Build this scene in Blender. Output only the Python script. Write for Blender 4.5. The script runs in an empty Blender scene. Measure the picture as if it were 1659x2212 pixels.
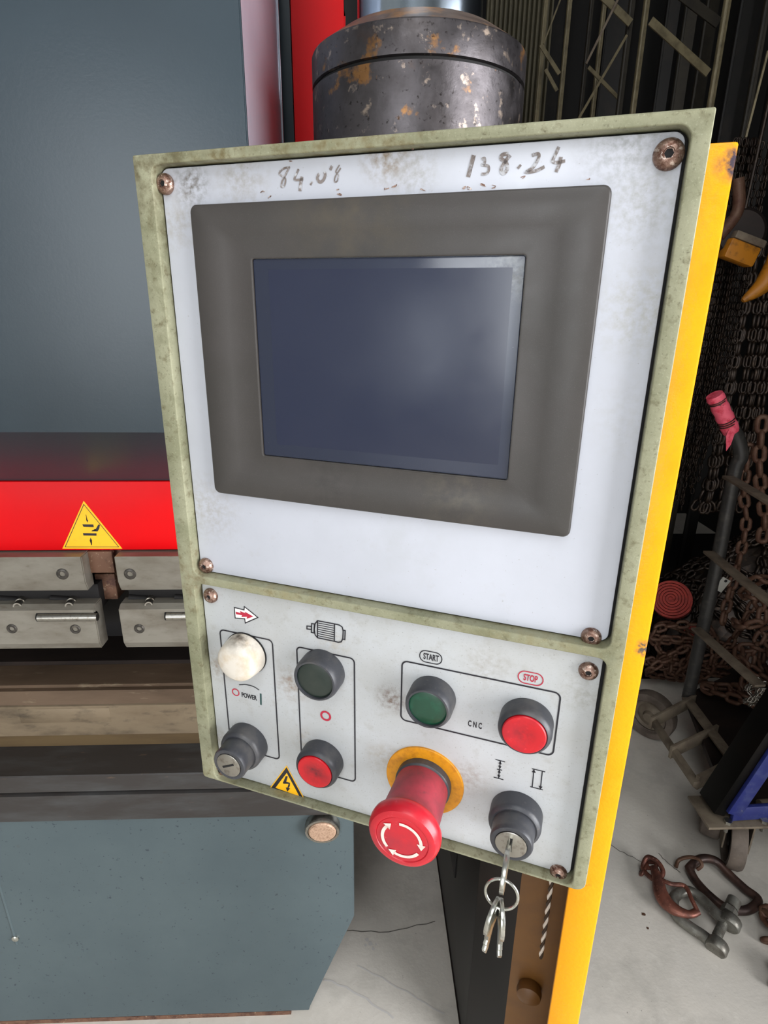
import bpy, bmesh, math, random
from mathutils import Vector, Matrix
random.seed(7)
PI = math.pi
SC = bpy.context.scene
COL = SC.collection

# ------------------------------------------------------------------ camera
IMG_W, IMG_H, FPX = 1659.0, 2212.0, 1278.25
PX0, PY0 = 829.5, 1106.0
RC = Matrix(((0.94280616, -0.01028254, 0.33318286), (0.11992272, 0.94306386, -0.31024039), (-0.31102265, 0.33245275, 0.89035952)))
TC = Vector((-0.47342871, -0.68951496, 1.15268151)) * 0.3     # panel corner seen from the camera
_down = RC.col[1].copy()
_fw = Vector((0, 0, 1)) - _down * _down.z; _fw.normalize()
_rt = _down.cross(_fw)
_a = math.radians(2.4)
_X = _rt * math.cos(_a) + _fw * math.sin(_a)
_Y = -_rt * math.sin(_a) + _fw * math.cos(_a)
MW = Matrix((_X, _Y, -_down))                                  # camera axes (x right, y down, z ahead) -> world
CAM = Vector((0, 0, 1.5))
cam = bpy.data.cameras.new('camera'); camo = bpy.data.objects.new('camera', cam); COL.objects.link(camo)
cx, cy, cz = MW @ Vector((1, 0, 0)), MW @ Vector((0, -1, 0)), MW @ Vector((0, 0, -1))
camo.matrix_world = Matrix(((cx.x, cy.x, cz.x, CAM.x), (cx.y, cy.y, cz.y, CAM.y), (cx.z, cy.z, cz.z, CAM.z), (0, 0, 0, 1)))
cam.sensor_fit = 'HORIZONTAL'; cam.sensor_width = 36; cam.lens = FPX / IMG_W * 36
cam.clip_start = 0.02; cam.clip_end = 60
SC.camera = camo

# ------------------------------------------------------------------ light
world = bpy.data.worlds.new('world'); SC.world = world; world.use_nodes = True
world.node_tree.nodes['Background'].inputs[0].default_value = (0.75, 0.85, 1.0, 1)
world.node_tree.nodes['Background'].inputs[1].default_value = 0.6
def area(name, loc, target, sx, sy, power, col):
    l = bpy.data.lights.new(name, 'AREA'); l.shape = 'RECTANGLE'; l.size = sx; l.size_y = sy; l.energy = power; l.color = col
    o = bpy.data.objects.new(name, l); COL.objects.link(o); o.location = loc
    o.rotation_euler = (Vector(target) - Vector(loc)).to_track_quat('-Z', 'Y').to_euler()
    return o
area('door_daylight', (3.9, -2.1, 1.75), (0.2, -.6, 1.3), 4.2, 3.2, 560, (0.97, 0.98, 1.0))
area('overhead_fill', (-0.3, -1.5, 4.25), (-0.1, -0.3, 0), 1.8, 3.2, 90, (0.95, 0.98, 1.0))  # added overhead fill under the closed roof; no skylight is built
area('rear_fill', (-2.35, -5.7, 2.0), (-0.2, 0.4, 1.2), 2.0, 2.7, 105, (0.95, 0.98, 1.0))  # added fill lamp set before the rear window
SC.view_settings.view_transform = 'Standard'; SC.view_settings.look = 'None'
SC.view_settings.exposure = 0.0; SC.view_settings.gamma = 1; SC.view_settings.use_curve_mapping = False

# ------------------------------------------------------------------ place helpers
def ray(u, v): return MW @ Vector(((u - PX0) / FPX, (v - PY0) / FPX, 1))
def onY(u, v, Y): d = ray(u, v); return CAM + d * (Y / d.y)
def onX(u, v, X): d = ray(u, v); return CAM + d * (X / d.x)
def onZ(u, v, Z=0.0): d = ray(u, v); return CAM + d * ((Z - CAM.z) / d.z)
PAX, PN = MW @ RC.col[0], MW @ RC.col[2]
PO = CAM + MW @ TC
# panel frame: origin at the bottom centre of the panel, x right, y up, z towards the operator
PB = PO + PAX * 0.15 + Vector((0, 0, -0.448))
PM = Matrix(((PAX.x, 0, -PN.x, PB.x), (PAX.y, 0, -PN.y, PB.y), (0, 1, 0, PB.z), (0, 0, 0, 1)))
PMI = PM.inverted()
def lp(u, v, h=0.0):
    o = PMI @ CAM; d = PMI.to_3x3() @ ray(u, v)
    return o + d * ((h - o.z) / d.z)

# ------------------------------------------------------------------ materials
def lin(c):
    return c / 12.92 if c <= 0.04045 else ((c + 0.055) / 1.055) ** 2.4
def rgb(r, g, b): return (lin(r / 255), lin(g / 255), lin(b / 255), 1)
def mat(name, col, rough=0.5, metal=0.0, noises=(), bump=None, coat=0.0, stains=(), spec=0.5, rvar=None, trans=0.0, emit=None, stretch=None):
    """noises: (scale, colour, low, high, detail) layers; stains: (x, y, z, radius, colour, strength, scale)"""
    m = bpy.data.materials.new(name); m.use_nodes = True
    nt = m.node_tree; N = nt.nodes; L = nt.links; b = N['Principled BSDF']
    b.inputs['Roughness'].default_value = rough; b.inputs['Metallic'].default_value = metal
    b.inputs['Coat Weight'].default_value = coat; b.inputs['Coat Roughness'].default_value = 0.15
    b.inputs['Specular IOR Level'].default_value = spec
    if trans: b.inputs['Transmission Weight'].default_value = trans
    if emit: b.inputs['Emission Color'].default_value = emit[0]; b.inputs['Emission Strength'].default_value = emit[1]
    tc = N.new('ShaderNodeTexCoord'); src = tc.outputs['Object']
    if stretch:
        mp = N.new('ShaderNodeMapping'); mp.inputs['Scale'].default_value = stretch; L.new(src, mp.inputs['Vector']); vs = mp.outputs[0]
    else: vs = src
    rgbn = N.new('ShaderNodeRGB'); rgbn.outputs[0].default_value = col; cur = rgbn.outputs[0]
    def mixin(cur, fac, c):
        mx = N.new('ShaderNodeMix'); mx.data_type = 'RGBA'; L.new(fac, mx.inputs['Factor']); L.new(cur, mx.inputs['A']); mx.inputs['B'].default_value = c
        return mx.outputs['Result']
    def noise(scale, detail=4, vec=None):
        n = N.new('ShaderNodeTexNoise'); n.inputs['Scale'].default_value = scale; n.inputs['Detail'].default_value = detail; n.inputs['Roughness'].default_value = 0.62
        L.new(vec or vs, n.inputs['Vector']); return n.outputs['Fac']
    def rng(f, lo, hi, a=0.0, z=1.0):
        r = N.new('ShaderNodeMapRange'); r.inputs['From Min'].default_value = lo; r.inputs['From Max'].default_value = hi
        r.inputs['To Min'].default_value = a; r.inputs['To Max'].default_value = z; L.new(f, r.inputs['Value']); return r.outputs[0]
    for ns in noises:
        s, c, lo, hi = ns[:4]; cur = mixin(cur, rng(noise(s, ns[4] if len(ns) > 4 else 5), lo, hi, 0, ns[5] if len(ns) > 5 else 1), c)
    for (x, y, z, r, c, k, s) in stains:
        d = N.new('ShaderNodeVectorMath'); d.operation = 'DISTANCE'; L.new(src, d.inputs[0]); d.inputs[1].default_value = (x, y, z)
        f1 = rng(d.outputs['Value'], r * 0.2, r, 1, 0); f2 = rng(noise(s, 6, src), 0.4, 0.66)
        mu = N.new('ShaderNodeMath'); mu.operation = 'MULTIPLY'; L.new(f1, mu.inputs[0]); L.new(f2, mu.inputs[1])
        m2 = N.new('ShaderNodeMath'); m2.operation = 'MULTIPLY'; L.new(mu.outputs[0], m2.inputs[0]); m2.inputs[1].default_value = k
        cur = mixin(cur, m2.outputs[0], c)
    L.new(cur, b.inputs['Base Color'])
    if rvar: L.new(rng(noise(rvar[0], 5), 0.35, 0.65, rvar[1], rvar[2]), b.inputs['Roughness'])
    if bump:
        bp = N.new('ShaderNodeBump'); bp.inputs['Strength'].default_value = bump[1]; bp.inputs['Distance'].default_value = bump[2] if len(bump) > 2 else 0.001
        L.new(noise(bump[0], 4), bp.inputs['Height']); L.new(bp.outputs[0], b.inputs['Normal'])
    return m

def P2(u, v, h=0.0): p = lp(u, v, h); return (p.x, p.y, p.z)
M = {}
DIRT = rgb(92, 82, 66); OIL = rgb(120, 98, 70)
M['cast'] = mat('green_cream_paint', rgb(146, 145, 120), 0.5, spec=.25, noises=[(30, rgb(126, 126, 100), .42, .66), (150, rgb(96, 88, 62), .54, .72, 6, .8), (900, rgb(184, 186, 160), .58, .74, 4, .4), (600, rgb(84, 80, 62), .60, .72, 4, .6), (60, rgb(110, 108, 84), .58, .75, 8, .6)],
    bump=(420, .35, .0006), stains=[(*P2(330, 345), .05, rgb(88, 78, 54), .9, 120), (*P2(760, 310), .06, rgb(120, 108, 76), .8, 150), (*P2(500, 335), .04, rgb(110, 98, 66), .7, 150), (*P2(425, 1240), .035, rgb(118, 104, 78), .7, 150), (*P2(620, 1290), .05, rgb(140, 128, 92), .6, 130), (*P2(1180, 1390), .06, rgb(140, 130, 96), .6, 130), (*P2(455, 1690), .05, rgb(130, 118, 84), .6, 120)])
M['plate'] = mat('light_blue_grey_plate_paint', rgb(190, 192, 201), 0.36, noises=[(9, rgb(182, 184, 192), .4, .7), (70, rgb(180, 180, 184), .6, .78, 6, .6), (500, rgb(160, 158, 158), .69, .76, 2, .8)],
    rvar=(30, .28, .45), bump=(900, .05, .0003),
    stains=[(*P2(412, 398), .016, rgb(96, 88, 76), .9, 260), (*P2(520, 385), .022, rgb(150, 142, 132), .7, 200), (*P2(838, 335), .018, rgb(128, 108, 78), .9, 220), (*P2(890, 370), .018, rgb(150, 146, 140), .7, 240),
            (*P2(1370, 300), .03, rgb(140, 140, 140), .7, 300), (*P2(1390, 440), .025, rgb(150, 148, 140), .6, 260), (*P2(1395, 670), .03, rgb(168, 166, 160), .8, 240), (*P2(385, 480), .02, rgb(160, 152, 142), .6, 200),
            (*P2(450, 1100), .03, rgb(160, 154, 148), .6, 260), (*P2(870, 1180), .04, rgb(182, 184, 190), .8, 60), (*P2(1380, 900), .03, rgb(176, 176, 178), .6, 200)])
M['plate_low'] = mat('grey_button_plate_paint', rgb(184, 186, 188), 0.4, noises=[(14, rgb(173, 173, 171), .4, .7), (80, rgb(160, 156, 150), .56, .76, 6, .6), (700, rgb(140, 136, 132), .62, .74, 2, .7)],
    rvar=(40, .32, .5), bump=(900, .05, .0003),
    stains=[(*P2(476, 1440), .016, rgb(132, 112, 92), .9, 180), (*P2(635, 1480), .018, rgb(140, 118, 100), .9, 180), (*P2(845, 1510), .014, rgb(112, 92, 80), 1.0, 240), (*P2(470, 1600), .016, rgb(140, 128, 116), .7, 200), (*P2(720, 1390), .016, rgb(170, 160, 146), .7, 200),
            (*P2(1010, 1680), .018, rgb(150, 138, 132), .8, 260), (*P2(830, 1640), .018, rgb(160, 148, 134), .7, 200), (*P2(1050, 1440), .02, rgb(150, 144, 136), .6, 240), (*P2(660, 1600), .015, rgb(160, 146, 132), .6, 220), (*P2(1265, 1500), .02, rgb(150, 146, 138), .6, 260)])
M['bezel'] = mat('dark_warm_grey_plastic', rgb(66, 62, 60), 0.42, spec=.4, noises=[(12, rgb(60, 57, 54), .4, .65), (1500, rgb(78, 75, 72), .6, .72, 2, .5)], bump=(1800, .12, .0003), rvar=(25, .36, .5),
    stains=[(*P2(990, 1070), .03, rgb(92, 86, 74), .5, 120), (*P2(720, 1050), .03, rgb(46, 44, 42), .7, 90), (*P2(760, 480), .05, rgb(84, 76, 62), .5, 60)])
M['screen'] = mat('dull_dark_blue_screen', rgb(38, 44, 62), 0.24, noises=[(20, rgb(38, 44, 62), .4, .7), (900, rgb(90, 94, 104), .72, .78, 2, .6)], rvar=(14, .15, .24), spec=.6,
    stains=[(*P2(1120, 570, .003), .02, rgb(120, 124, 126), .7, 200), (*P2(1120, 600, .003), .012, rgb(28, 28, 28), .8, 300)])
M['screen_active'] = mat('display_area', rgb(30, 36, 58), 0.18, spec=.6, rvar=(14, .15, .24))
M['gap'] = mat('black_gap', rgb(14, 12, 12), .8)
M['blackplastic'] = mat('charcoal_button_plastic', rgb(56, 57, 62), 0.42, noises=[(40, rgb(78, 76, 76), .5, .7), (300, rgb(104, 98, 92), .6, .78, 5, .5)], bump=(900, .1, .0003))
M['green'] = mat('green_lens', rgb(6, 62, 42), 0.35, noises=[(120, rgb(16, 80, 58), .5, .7)], coat=.3)
M['greendark'] = mat('dirty_dark_green_lens', rgb(24, 38, 32), 0.4, noises=[(80, rgb(38, 46, 40), .4, .7)], coat=.2)
M['red'] = mat('red_button_plastic', rgb(196, 14, 28), 0.38, stains=[(.1062 - .15, .448 - .403, .015, .011, rgb(88, 16, 30), 1.1, 110), (.2506 - .15, .448 - .3285, .0142, .008, rgb(120, 16, 30), 1, 110)], noises=[(60, rgb(150, 22, 40), .5, .75, 5, .8), (300, rgb(228, 70, 80), .6, .75, 4, .4)], bump=(900, .12, .0004))
M['estop'] = mat('faded_red_plastic', rgb(192, 20, 38), 0.36, noises=[(50, rgb(164, 28, 46), .45, .7), (260, rgb(226, 92, 104), .62, .78, 5, .6)], bump=(900, .1, .0004), coat=.15)
M['estopdirty'] = mat('grimy_red_plastic', rgb(168, 52, 66), 0.5, noises=[(40, rgb(120, 42, 52), .4, .68), (240, rgb(96, 50, 54), .58, .78, 5, .7)], bump=(800, .1, .0004))
M['white'] = mat('dirty_white_lens', rgb(214, 206, 194), 0.4, stains=[(45.6 / 1000 - .15 + .001, .448 - .3245 + .0165, .004, .016, rgb(84, 72, 60), 1.3, 90)], noises=[(60, rgb(196, 178, 152), .48, .72), (260, rgb(160, 140, 118), .62, .8, 5, .5)], bump=(900, .06, .0003))
M['yellowdisc'] = mat('yellow_ring_plastic', rgb(214, 142, 12), 0.5, noises=[(200, rgb(184, 116, 14), .45, .7, 5)], bump=(900, .1, .0003))
M['steel'] = mat('worn_steel', rgb(168, 164, 156), 0.3, 1.0, noises=[(200, rgb(120, 112, 102), .5, .75)], bump=(600, .1, .0003))
M['bright'] = mat('nickel_key_metal', rgb(196, 196, 188), 0.28, 1.0, noises=[(300, rgb(140, 138, 128), .5, .75)])
M['screw'] = mat('rusty_screw_metal', rgb(158, 130, 116), 0.38, .75, noises=[(260, rgb(98, 68, 56), .42, .6), (500, rgb(214, 196, 184), .55, .66)], bump=(700, .5, .0006))
M['ink'] = mat('black_print', rgb(28, 26, 34), .55)
M['inkred'] = mat('red_print', rgb(176, 32, 58), .55)
M['inkgreen'] = mat('dark_green_print', rgb(20, 62, 60), .55)
M['inkwhite'] = mat('white_print', rgb(236, 232, 228), .5)
M['arrowwhite'] = mat('off_white_print', rgb(230, 212, 202), .5, noises=[(200, rgb(206, 180, 168), .5, .7)])
M['marker'] = mat('faded_marker_ink', rgb(124, 114, 110), .6, noises=[(300, rgb(186, 186, 190), .48, .62), (120, rgb(84, 70, 64), .55, .72)])
M['stickeryellow'] = mat('yellow_sticker', rgb(252, 186, 16), .45, noises=[(120, rgb(240, 170, 20), .55, .8)])
M['machine'] = mat('blue_grey_machine_enamel', rgb(44, 55, 62), 0.28, noises=[(3, rgb(40, 50, 57), .4, .7)], bump=(260, .12, .0006), spec=.32)
M['bed'] = mat('blue_grey_bed_enamel', rgb(78, 89, 92), 0.45, spec=.3, noises=[(4, rgb(70, 81, 85), .35, .7), (130, rgb(52, 60, 66), .68, .72, 2), (60, rgb(72, 66, 58), .64, .85, 6, .6)], bump=(300, .1, .0006))
M['machinered'] = mat('signal_red_enamel', rgb(216, 6, 14), 0.42, spec=.15, noises=[(5, rgb(206, 10, 18), .4, .7), (90, rgb(130, 14, 18), .74, .78)], bump=(250, .08, .0005))
M['silver'] = mat('pale_strip_enamel', rgb(172, 178, 190), 0.22, .45, noises=[(5, rgb(156, 164, 178), .4, .7)])
M['cylinder'] = mat('blackened_rusty_steel', rgb(90, 86, 88), 0.4, .95, noises=[(14, rgb(66, 62, 62), .4, .65), (22, rgb(150, 108, 66), .60, .66, 8, .9), (50, rgb(196, 176, 158), .60, .68, 8, .6), (180, rgb(30, 26, 24), .6, .7, 6, .8), (9, rgb(94, 66, 44), .6, .75, 8, .6)], bump=(120, .25, .001), rvar=(40, .34, .5))
M['chamfer'] = mat('rusty_chamfer_steel', rgb(104, 88, 78), 0.5, .4, noises=[(20, rgb(150, 106, 62), .5, .62, 8), (60, rgb(206, 170, 130), .6, .7, 6, .7), (30, rgb(70, 56, 50), .5, .7, 6)], bump=(150, .3, .001))
M['chrome'] = mat('polished_rod_steel', rgb(170, 182, 194), 0.16, 1.0)
M['blackpaint'] = mat('black_gloss_paint', rgb(8, 7, 6), 0.4, noises=[(4, rgb(18, 13, 10), .45, .7)], spec=.15)
M['clamp'] = mat('ground_tool_steel', rgb(134, 129, 119), 0.5, .5, noises=[(30, rgb(114, 107, 96), .4, .66), (120, rgb(100, 90, 78), .6, .8, 6, .7)], bump=(300, .1, .0005), stretch=(.4, 1, 1))
M['rail'] = mat('oily_brown_rail_steel', rgb(100, 82, 66), 0.5, .35, noises=[(14, rgb(78, 62, 48), .4, .66, 6), (60, rgb(156, 142, 118), .6, .76, 6, .6), (40, rgb(60, 50, 44), .62, .8, 8, .7)], bump=(120, .15, .001), stretch=(.25, 1, 1))
M['darkrail'] = mat('dark_oily_steel', rgb(60, 56, 54), 0.5, .4, noises=[(20, rgb(74, 74, 74), .45, .66), (90, rgb(120, 98, 80), .64, .76, 6, .6)], bump=(140, .2, .001), stretch=(.25, 1, 1))
M['darkbrown'] = mat('dark_brown_steel', rgb(36, 29, 26), .6, .2, spec=.3, noises=[(20, rgb(48, 38, 33), .45, .7)], stretch=(.3, 1, 1))
M['rust'] = mat('rusty_block', rgb(112, 80, 62), .7, .2, noises=[(40, rgb(78, 50, 40), .45, .62), (150, rgb(160, 138, 114), .6, .7)], bump=(200, .4, .001))
M['blackoxide'] = mat('black_oxide_screw', rgb(70, 66, 62), .4, .7, noises=[(200, rgb(110, 104, 96), .55, .7)])
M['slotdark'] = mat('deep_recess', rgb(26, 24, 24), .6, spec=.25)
M['yellow'] = mat('yellow_post_paint', rgb(240, 160, 2), 0.34, noises=[(8, rgb(232, 148, 4), .45, .7), (110, rgb(150, 96, 30), .7, .74, 4), (30, rgb(238, 160, 12), .4, .6)], bump=(280, .3, .0012), coat=0, spec=.25,
    stains=[(.170, .440, -.06, .012, rgb(70, 60, 70), 1.5, 120), (.169, .152, -.06, .008, rgb(90, 80, 70), 2, 260)])
M['cable'] = mat('white_cord_strand', rgb(220, 206, 190), .6)
M['cordshade'] = mat('shadow_brown_strand', rgb(58, 40, 22), .7)  # strand coloured as the brown shadow between the white turns
M['floor'] = mat('worn_concrete', rgb(216, 208, 196), 0.62, noises=[(.9, rgb(202, 197, 189), .35, .7), (5, rgb(172, 167, 158), .5, .75, 8, .8), (30, rgb(222, 216, 206), .55, .75, 6, .6), (14, rgb(140, 124, 108), .68, .78, 6, .6), (90, rgb(92, 84, 78), .68, .76, 4, .7)], bump=(60, .3, .002), rvar=(5, .5, .75))
M['wall'] = mat('grey_wall_sheet', rgb(150, 150, 146), .7, noises=[(2, rgb(130, 130, 126), .4, .7)])
M['olive'] = mat('olive_corrugated_sheet', rgb(96, 90, 70), .55, noises=[(6, rgb(78, 73, 56), .4, .7)])
M['darkwall'] = mat('shade_dark_sheet', rgb(17, 15, 13), .8, noises=[(3, rgb(12, 10, 9), .4, .7)])  # near-black albedo stands in for the unlit corner
M['ceiling'] = mat('grey_roof_sheet', rgb(120, 122, 122), .7)
M['pane'] = mat('glowing_pane', rgb(230, 236, 240), .5, emit=((.88, .94, 1, 1), 3.5))  # emission added so the panes show in glossy reflections
M['rackdark'] = mat('dark_steel_section', rgb(20, 18, 16), .5, .4, noises=[(10, rgb(32, 27, 22), .5, .7)])
M['rackolive'] = mat('olive_steel_flat', rgb(118, 108, 82), .45, .3, noises=[(20, rgb(84, 76, 56), .45, .7)])
M['rackdim'] = mat('dim_brown_steel_section', rgb(44, 39, 30), .5, .3, noises=[(20, rgb(30, 26, 20), .45, .7)])
M['chaindark'] = mat('dark_hoist_chain', rgb(38, 29, 23), .42, .6, noises=[(60, rgb(66, 52, 40), .5, .7)])
M['chainrust'] = mat('rusty_chain_steel', rgb(98, 72, 56), .6, .3, noises=[(40, rgb(82, 52, 38), .42, .62), (160, rgb(150, 116, 92), .6, .72)], bump=(200, .3, .001))
M['hook'] = mat('copper_brown_hook_steel', rgb(130, 80, 66), .4, .5, noises=[(30, rgb(92, 60, 52), .42, .6), (150, rgb(210, 150, 130), .62, .72, 4, .6)], bump=(150, .2, .001))
M['shackle'] = mat('dull_galvanised_shackle', rgb(128, 126, 118), .42, .6, noises=[(40, rgb(96, 90, 82), .42, .66), (160, rgb(176, 174, 166), .6, .74)], bump=(160, .15, .001))
M['masterlink'] = mat('dark_brown_link_steel', rgb(84, 62, 54), .4, .5, noises=[(30, rgb(62, 48, 44), .42, .6)])
M['webshade'] = mat('shaded_yellow_web', rgb(112, 72, 22), .5, noises=[(10, rgb(92, 58, 22), .42, .66)])  # yellow paint darkened to brown, the channel's shade put into the colour
M['railtan'] = mat('tan_oily_die_steel', rgb(122, 107, 87), .5, .3, noises=[(10, rgb(96, 80, 62), .45, .7, 8), (16, rgb(70, 60, 48), .52, .7, 8, .75), (50, rgb(70, 62, 52), .56, .72, 8, .8), (30, rgb(150, 136, 108), .6, .76, 6, .6)], bump=(120, .2, .001), stretch=(.4, 1, 1))
M['railolive'] = mat('olive_brown_oily_steel', rgb(100, 82, 56), .5, .3, noises=[(14, rgb(78, 62, 44), .42, .66)], stretch=(.25, 1, 1))
M['tube'] = mat('charcoal_tube_paint', rgb(50, 48, 46), .42, .2, noises=[(30, rgb(76, 72, 66), .5, .72)])
M['flat'] = mat('dusty_flat_bar', rgb(120, 108, 92), .55, .2, noises=[(24, rgb(90, 78, 66), .42, .7)])
M['pink'] = mat('pink_tape', rgb(232, 96, 116), .5, noises=[(40, rgb(204, 52, 74), .48, .62, 5), (90, rgb(60, 20, 34), .66, .72, 4)])
M['tyre'] = mat('dusty_grey_rubber', rgb(104, 92, 82), .7, noises=[(20, rgb(78, 68, 60), .4, .7), (90, rgb(150, 138, 122), .62, .76, 4, .5)])
M['blue'] = mat('chipped_blue_paint', rgb(34, 42, 104), .4, noises=[(40, rgb(56, 64, 112), .5, .7), (60, rgb(130, 124, 118), .66, .74)])
M['redhose'] = mat('dusty_red_webbing', rgb(168, 52, 40), .7, noises=[(60, rgb(128, 40, 32), .42, .66)])
M['orange'] = mat('dull_orange_paint', rgb(176, 112, 20), .5, noises=[(30, rgb(110, 70, 20), .5, .7)])

# ------------------------------------------------------------------ mesh helpers
def link(o, parent=None):
    COL.objects.link(o)
    if parent: o.parent = parent
    return o
def finish(bm, name, m, parent=None, angle=38, mats=None):
    bmesh.ops.remove_doubles(bm, verts=bm.verts, dist=1e-6)
    bmesh.ops.recalc_face_normals(bm, faces=bm.faces)
    lim = math.radians(angle)
    for e in bm.edges:
        if len(e.link_faces) == 2 and e.calc_face_angle(0) > lim: e.smooth = False
    for f in bm.faces: f.smooth = True
    me = bpy.data.meshes.new(name); bm.to_mesh(me); bm.free()
    for k in (mats or [m]): me.materials.append(k)
    return link(bpy.data.objects.new(name, me), parent)
def thing(name, label, cat, group=None, mw=None):
    o = bpy.data.objects.new(name, None); COL.objects.link(o)
    o.empty_display_size = 0.05
    if mw is not None: o.matrix_world = mw
    return tag(o, label, cat, group)
def tag(o, label=None, cat=None, group=None, kind=None):
    if label: o['label'] = label
    if cat: o['category'] = cat
    if group: o['group'] = group
    if kind: o['kind'] = kind
    return o
def T(x, y, z): return Matrix.Translation((x, y, z))
def axis_matrix(p, d, up=(0, 0, 1)):
    z = Vector(d).normalized(); u = Vector(up)
    if abs(z.dot(u)) > .98: u = Vector((1, 0, 0))
    x = u.cross(z).normalized(); y = z.cross(x)
    return Matrix(((x.x, y.x, z.x, p[0]), (x.y, y.y, z.y, p[1]), (x.z, y.z, z.z, p[2]), (0, 0, 0, 1)))
def box(bm, x0, x1, y0, y1, z0, z1, mw=None, bev=0.0, seg=2):
    r = bmesh.ops.create_cube(bm, size=1.0); vs = r['verts']
    for v in vs: v.co = Vector(((x0 + x1) / 2 + v.co.x * (x1 - x0), (y0 + y1) / 2 + v.co.y * (y1 - y0), (z0 + z1) / 2 + v.co.z * (z1 - z0)))
    if mw is not None:
        for v in vs: v.co = mw @ v.co
    if bev:
        es = list({e for v in vs for e in v.link_edges})
        bmesh.ops.bevel(bm, geom=es, offset=bev, segments=seg, affect='EDGES', profile=.5)
def beam(bm, a, b, w, t, up=(0, 0, 1), bev=0.0):
    a, b = Vector(a), Vector(b); L = (b - a).length
    box(bm, -w / 2, w / 2, -t / 2, t / 2, 0, L, axis_matrix(a, b - a, up), bev)
def lathe(bm, prof, mw=None, n=48, a0=0, a1=2 * PI):
    """prof: list of (r, z)"""
    rings = []; full = abs(a1 - a0 - 2 * PI) < 1e-6; cnt = n if full else n + 1
    for r, z in prof:
        if r < 1e-7:
            v = bm.verts.new((0, 0, z)); ring = [v] * cnt
        else:
            ring = [bm.verts.new((r * math.cos(a0 + (a1 - a0) * i / n), r * math.sin(a0 + (a1 - a0) * i / n), z)) for i in range(cnt)]
        rings.append(ring)
    for A, B in zip(rings, rings[1:]):
        for i in range(n):
            j = (i + 1) % cnt
            q = []
            for v in (A[i], A[j], B[j], B[i]):
                if v not in q: q.append(v)
            if len(q) > 2:
                try: bm.faces.new(q)
                except ValueError: pass
    if mw is not None:
        for v in {v for r in rings for v in r}: v.co = mw @ v.co
def tube(bm, pts, r, n=10, closed=False, caps=True, mw=None, flat=1.0):
    pts = [Vector(p) for p in pts]; K = len(pts); rings = []
    rr = r if isinstance(r, (list, tuple)) else [r] * K
    prev = None
    for i, p in enumerate(pts):
        if closed: d = (pts[(i + 1) % K] - pts[i - 1])
        else: d = pts[min(i + 1, K - 1)] - pts[max(i - 1, 0)]
        d.normalize()
        if prev is None:
            u = Vector((0, 0, 1)) if abs(d.z) < .9 else Vector((1, 0, 0))
            x = u.cross(d).normalized()
        else:
            x = (prev - d * prev.dot(d)).normalized()
        prev = x; y = d.cross(x)
        rings.append([bm.verts.new(p + (x * math.cos(2 * PI * k / n) + y * math.sin(2 * PI * k / n) * flat) * rr[i]) for k in range(n)])
    for i in range(K if closed else K - 1):
        A, B = rings[i], rings[(i + 1) % K]
        for k in range(n): bm.faces.new((A[k], A[(k + 1) % n], B[(k + 1) % n], B[k]))
    if caps and not closed:
        bm.faces.new(rings[0][::-1]); bm.faces.new(rings[-1])
    if mw is not None:
        for R in rings:
            for v in R: v.co = mw @ v.co
def prism(bm, poly, d0, d1, axis='X', bev=0):
    """poly: 2D outline in the plane normal to axis"""
    def mk(a, b, d): return {'X': (d, a, b), 'Y': (a, d, b), 'Z': (a, b, d)}[axis]
    A = [bm.verts.new(mk(a, b, d0)) for a, b in poly]; B = [bm.verts.new(mk(a, b, d1)) for a, b in poly]
    f1 = bm.faces.new(A); f2 = bm.faces.new(B[::-1]); n = len(poly)
    for i in range(n): bm.faces.new((A[i], B[i], B[(i + 1) % n], A[(i + 1) % n]))
    if bev:
        bmesh.ops.bevel(bm, geom=list(f1.edges) + list(f2.edges), offset=bev, segments=2, affect='EDGES')
def rrect(x0, y0, x1, y1, r, n=6):
    rs = r if isinstance(r, (list, tuple)) else [r] * 4   # bl, br, tr, tl
    out = []
    for (cx_, cy_, a, q) in ((x0, y0, PI, rs[0]), (x1, y0, 1.5 * PI, rs[1]), (x1, y1, 0, rs[2]), (x0, y1, .5 * PI, rs[3])):
        ox = cx_ + (q if cx_ == x0 else -q); oy = cy_ + (q if cy_ == y0 else -q)
        if q < 1e-6: out.append((cx_, cy_)); continue
        for i in range(n + 1): t = a + .5 * PI * i / n; out.append((ox + q * math.cos(t), oy + q * math.sin(t)))
    return out
def sheet(name, loops, z0, z1, bev, m, parent=None):
    """filled outline with holes, thickness z0..z1, edges rounded by bev"""
    cu = bpy.data.curves.new(name, 'CURVE'); cu.dimensions = '2D'; cu.fill_mode = 'BOTH'
    cu.extrude = (z1 - z0) / 2 - bev; cu.bevel_depth = bev; cu.bevel_resolution = 2; cu.offset = -bev
    for lp_ in loops:
        s = cu.splines.new('POLY'); s.points.add(len(lp_) - 1); s.use_cyclic_u = True
        for p, q in zip(s.points, lp_): p.co = (q[0], q[1], 0, 1)
    o = bpy.data.objects.new('tmp', cu); COL.objects.link(o); bpy.context.view_layer.update()
    me = bpy.data.meshes.new_from_object(o.evaluated_get(bpy.context.evaluated_depsgraph_get()))
    bpy.data.objects.remove(o); bm = bmesh.new(); bm.from_mesh(me); bpy.data.meshes.remove(me)
    for v in bm.verts: v.co.z += (z0 + z1) / 2
    return finish(bm, name, m, parent, 30)
INKH = 0.00012
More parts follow.
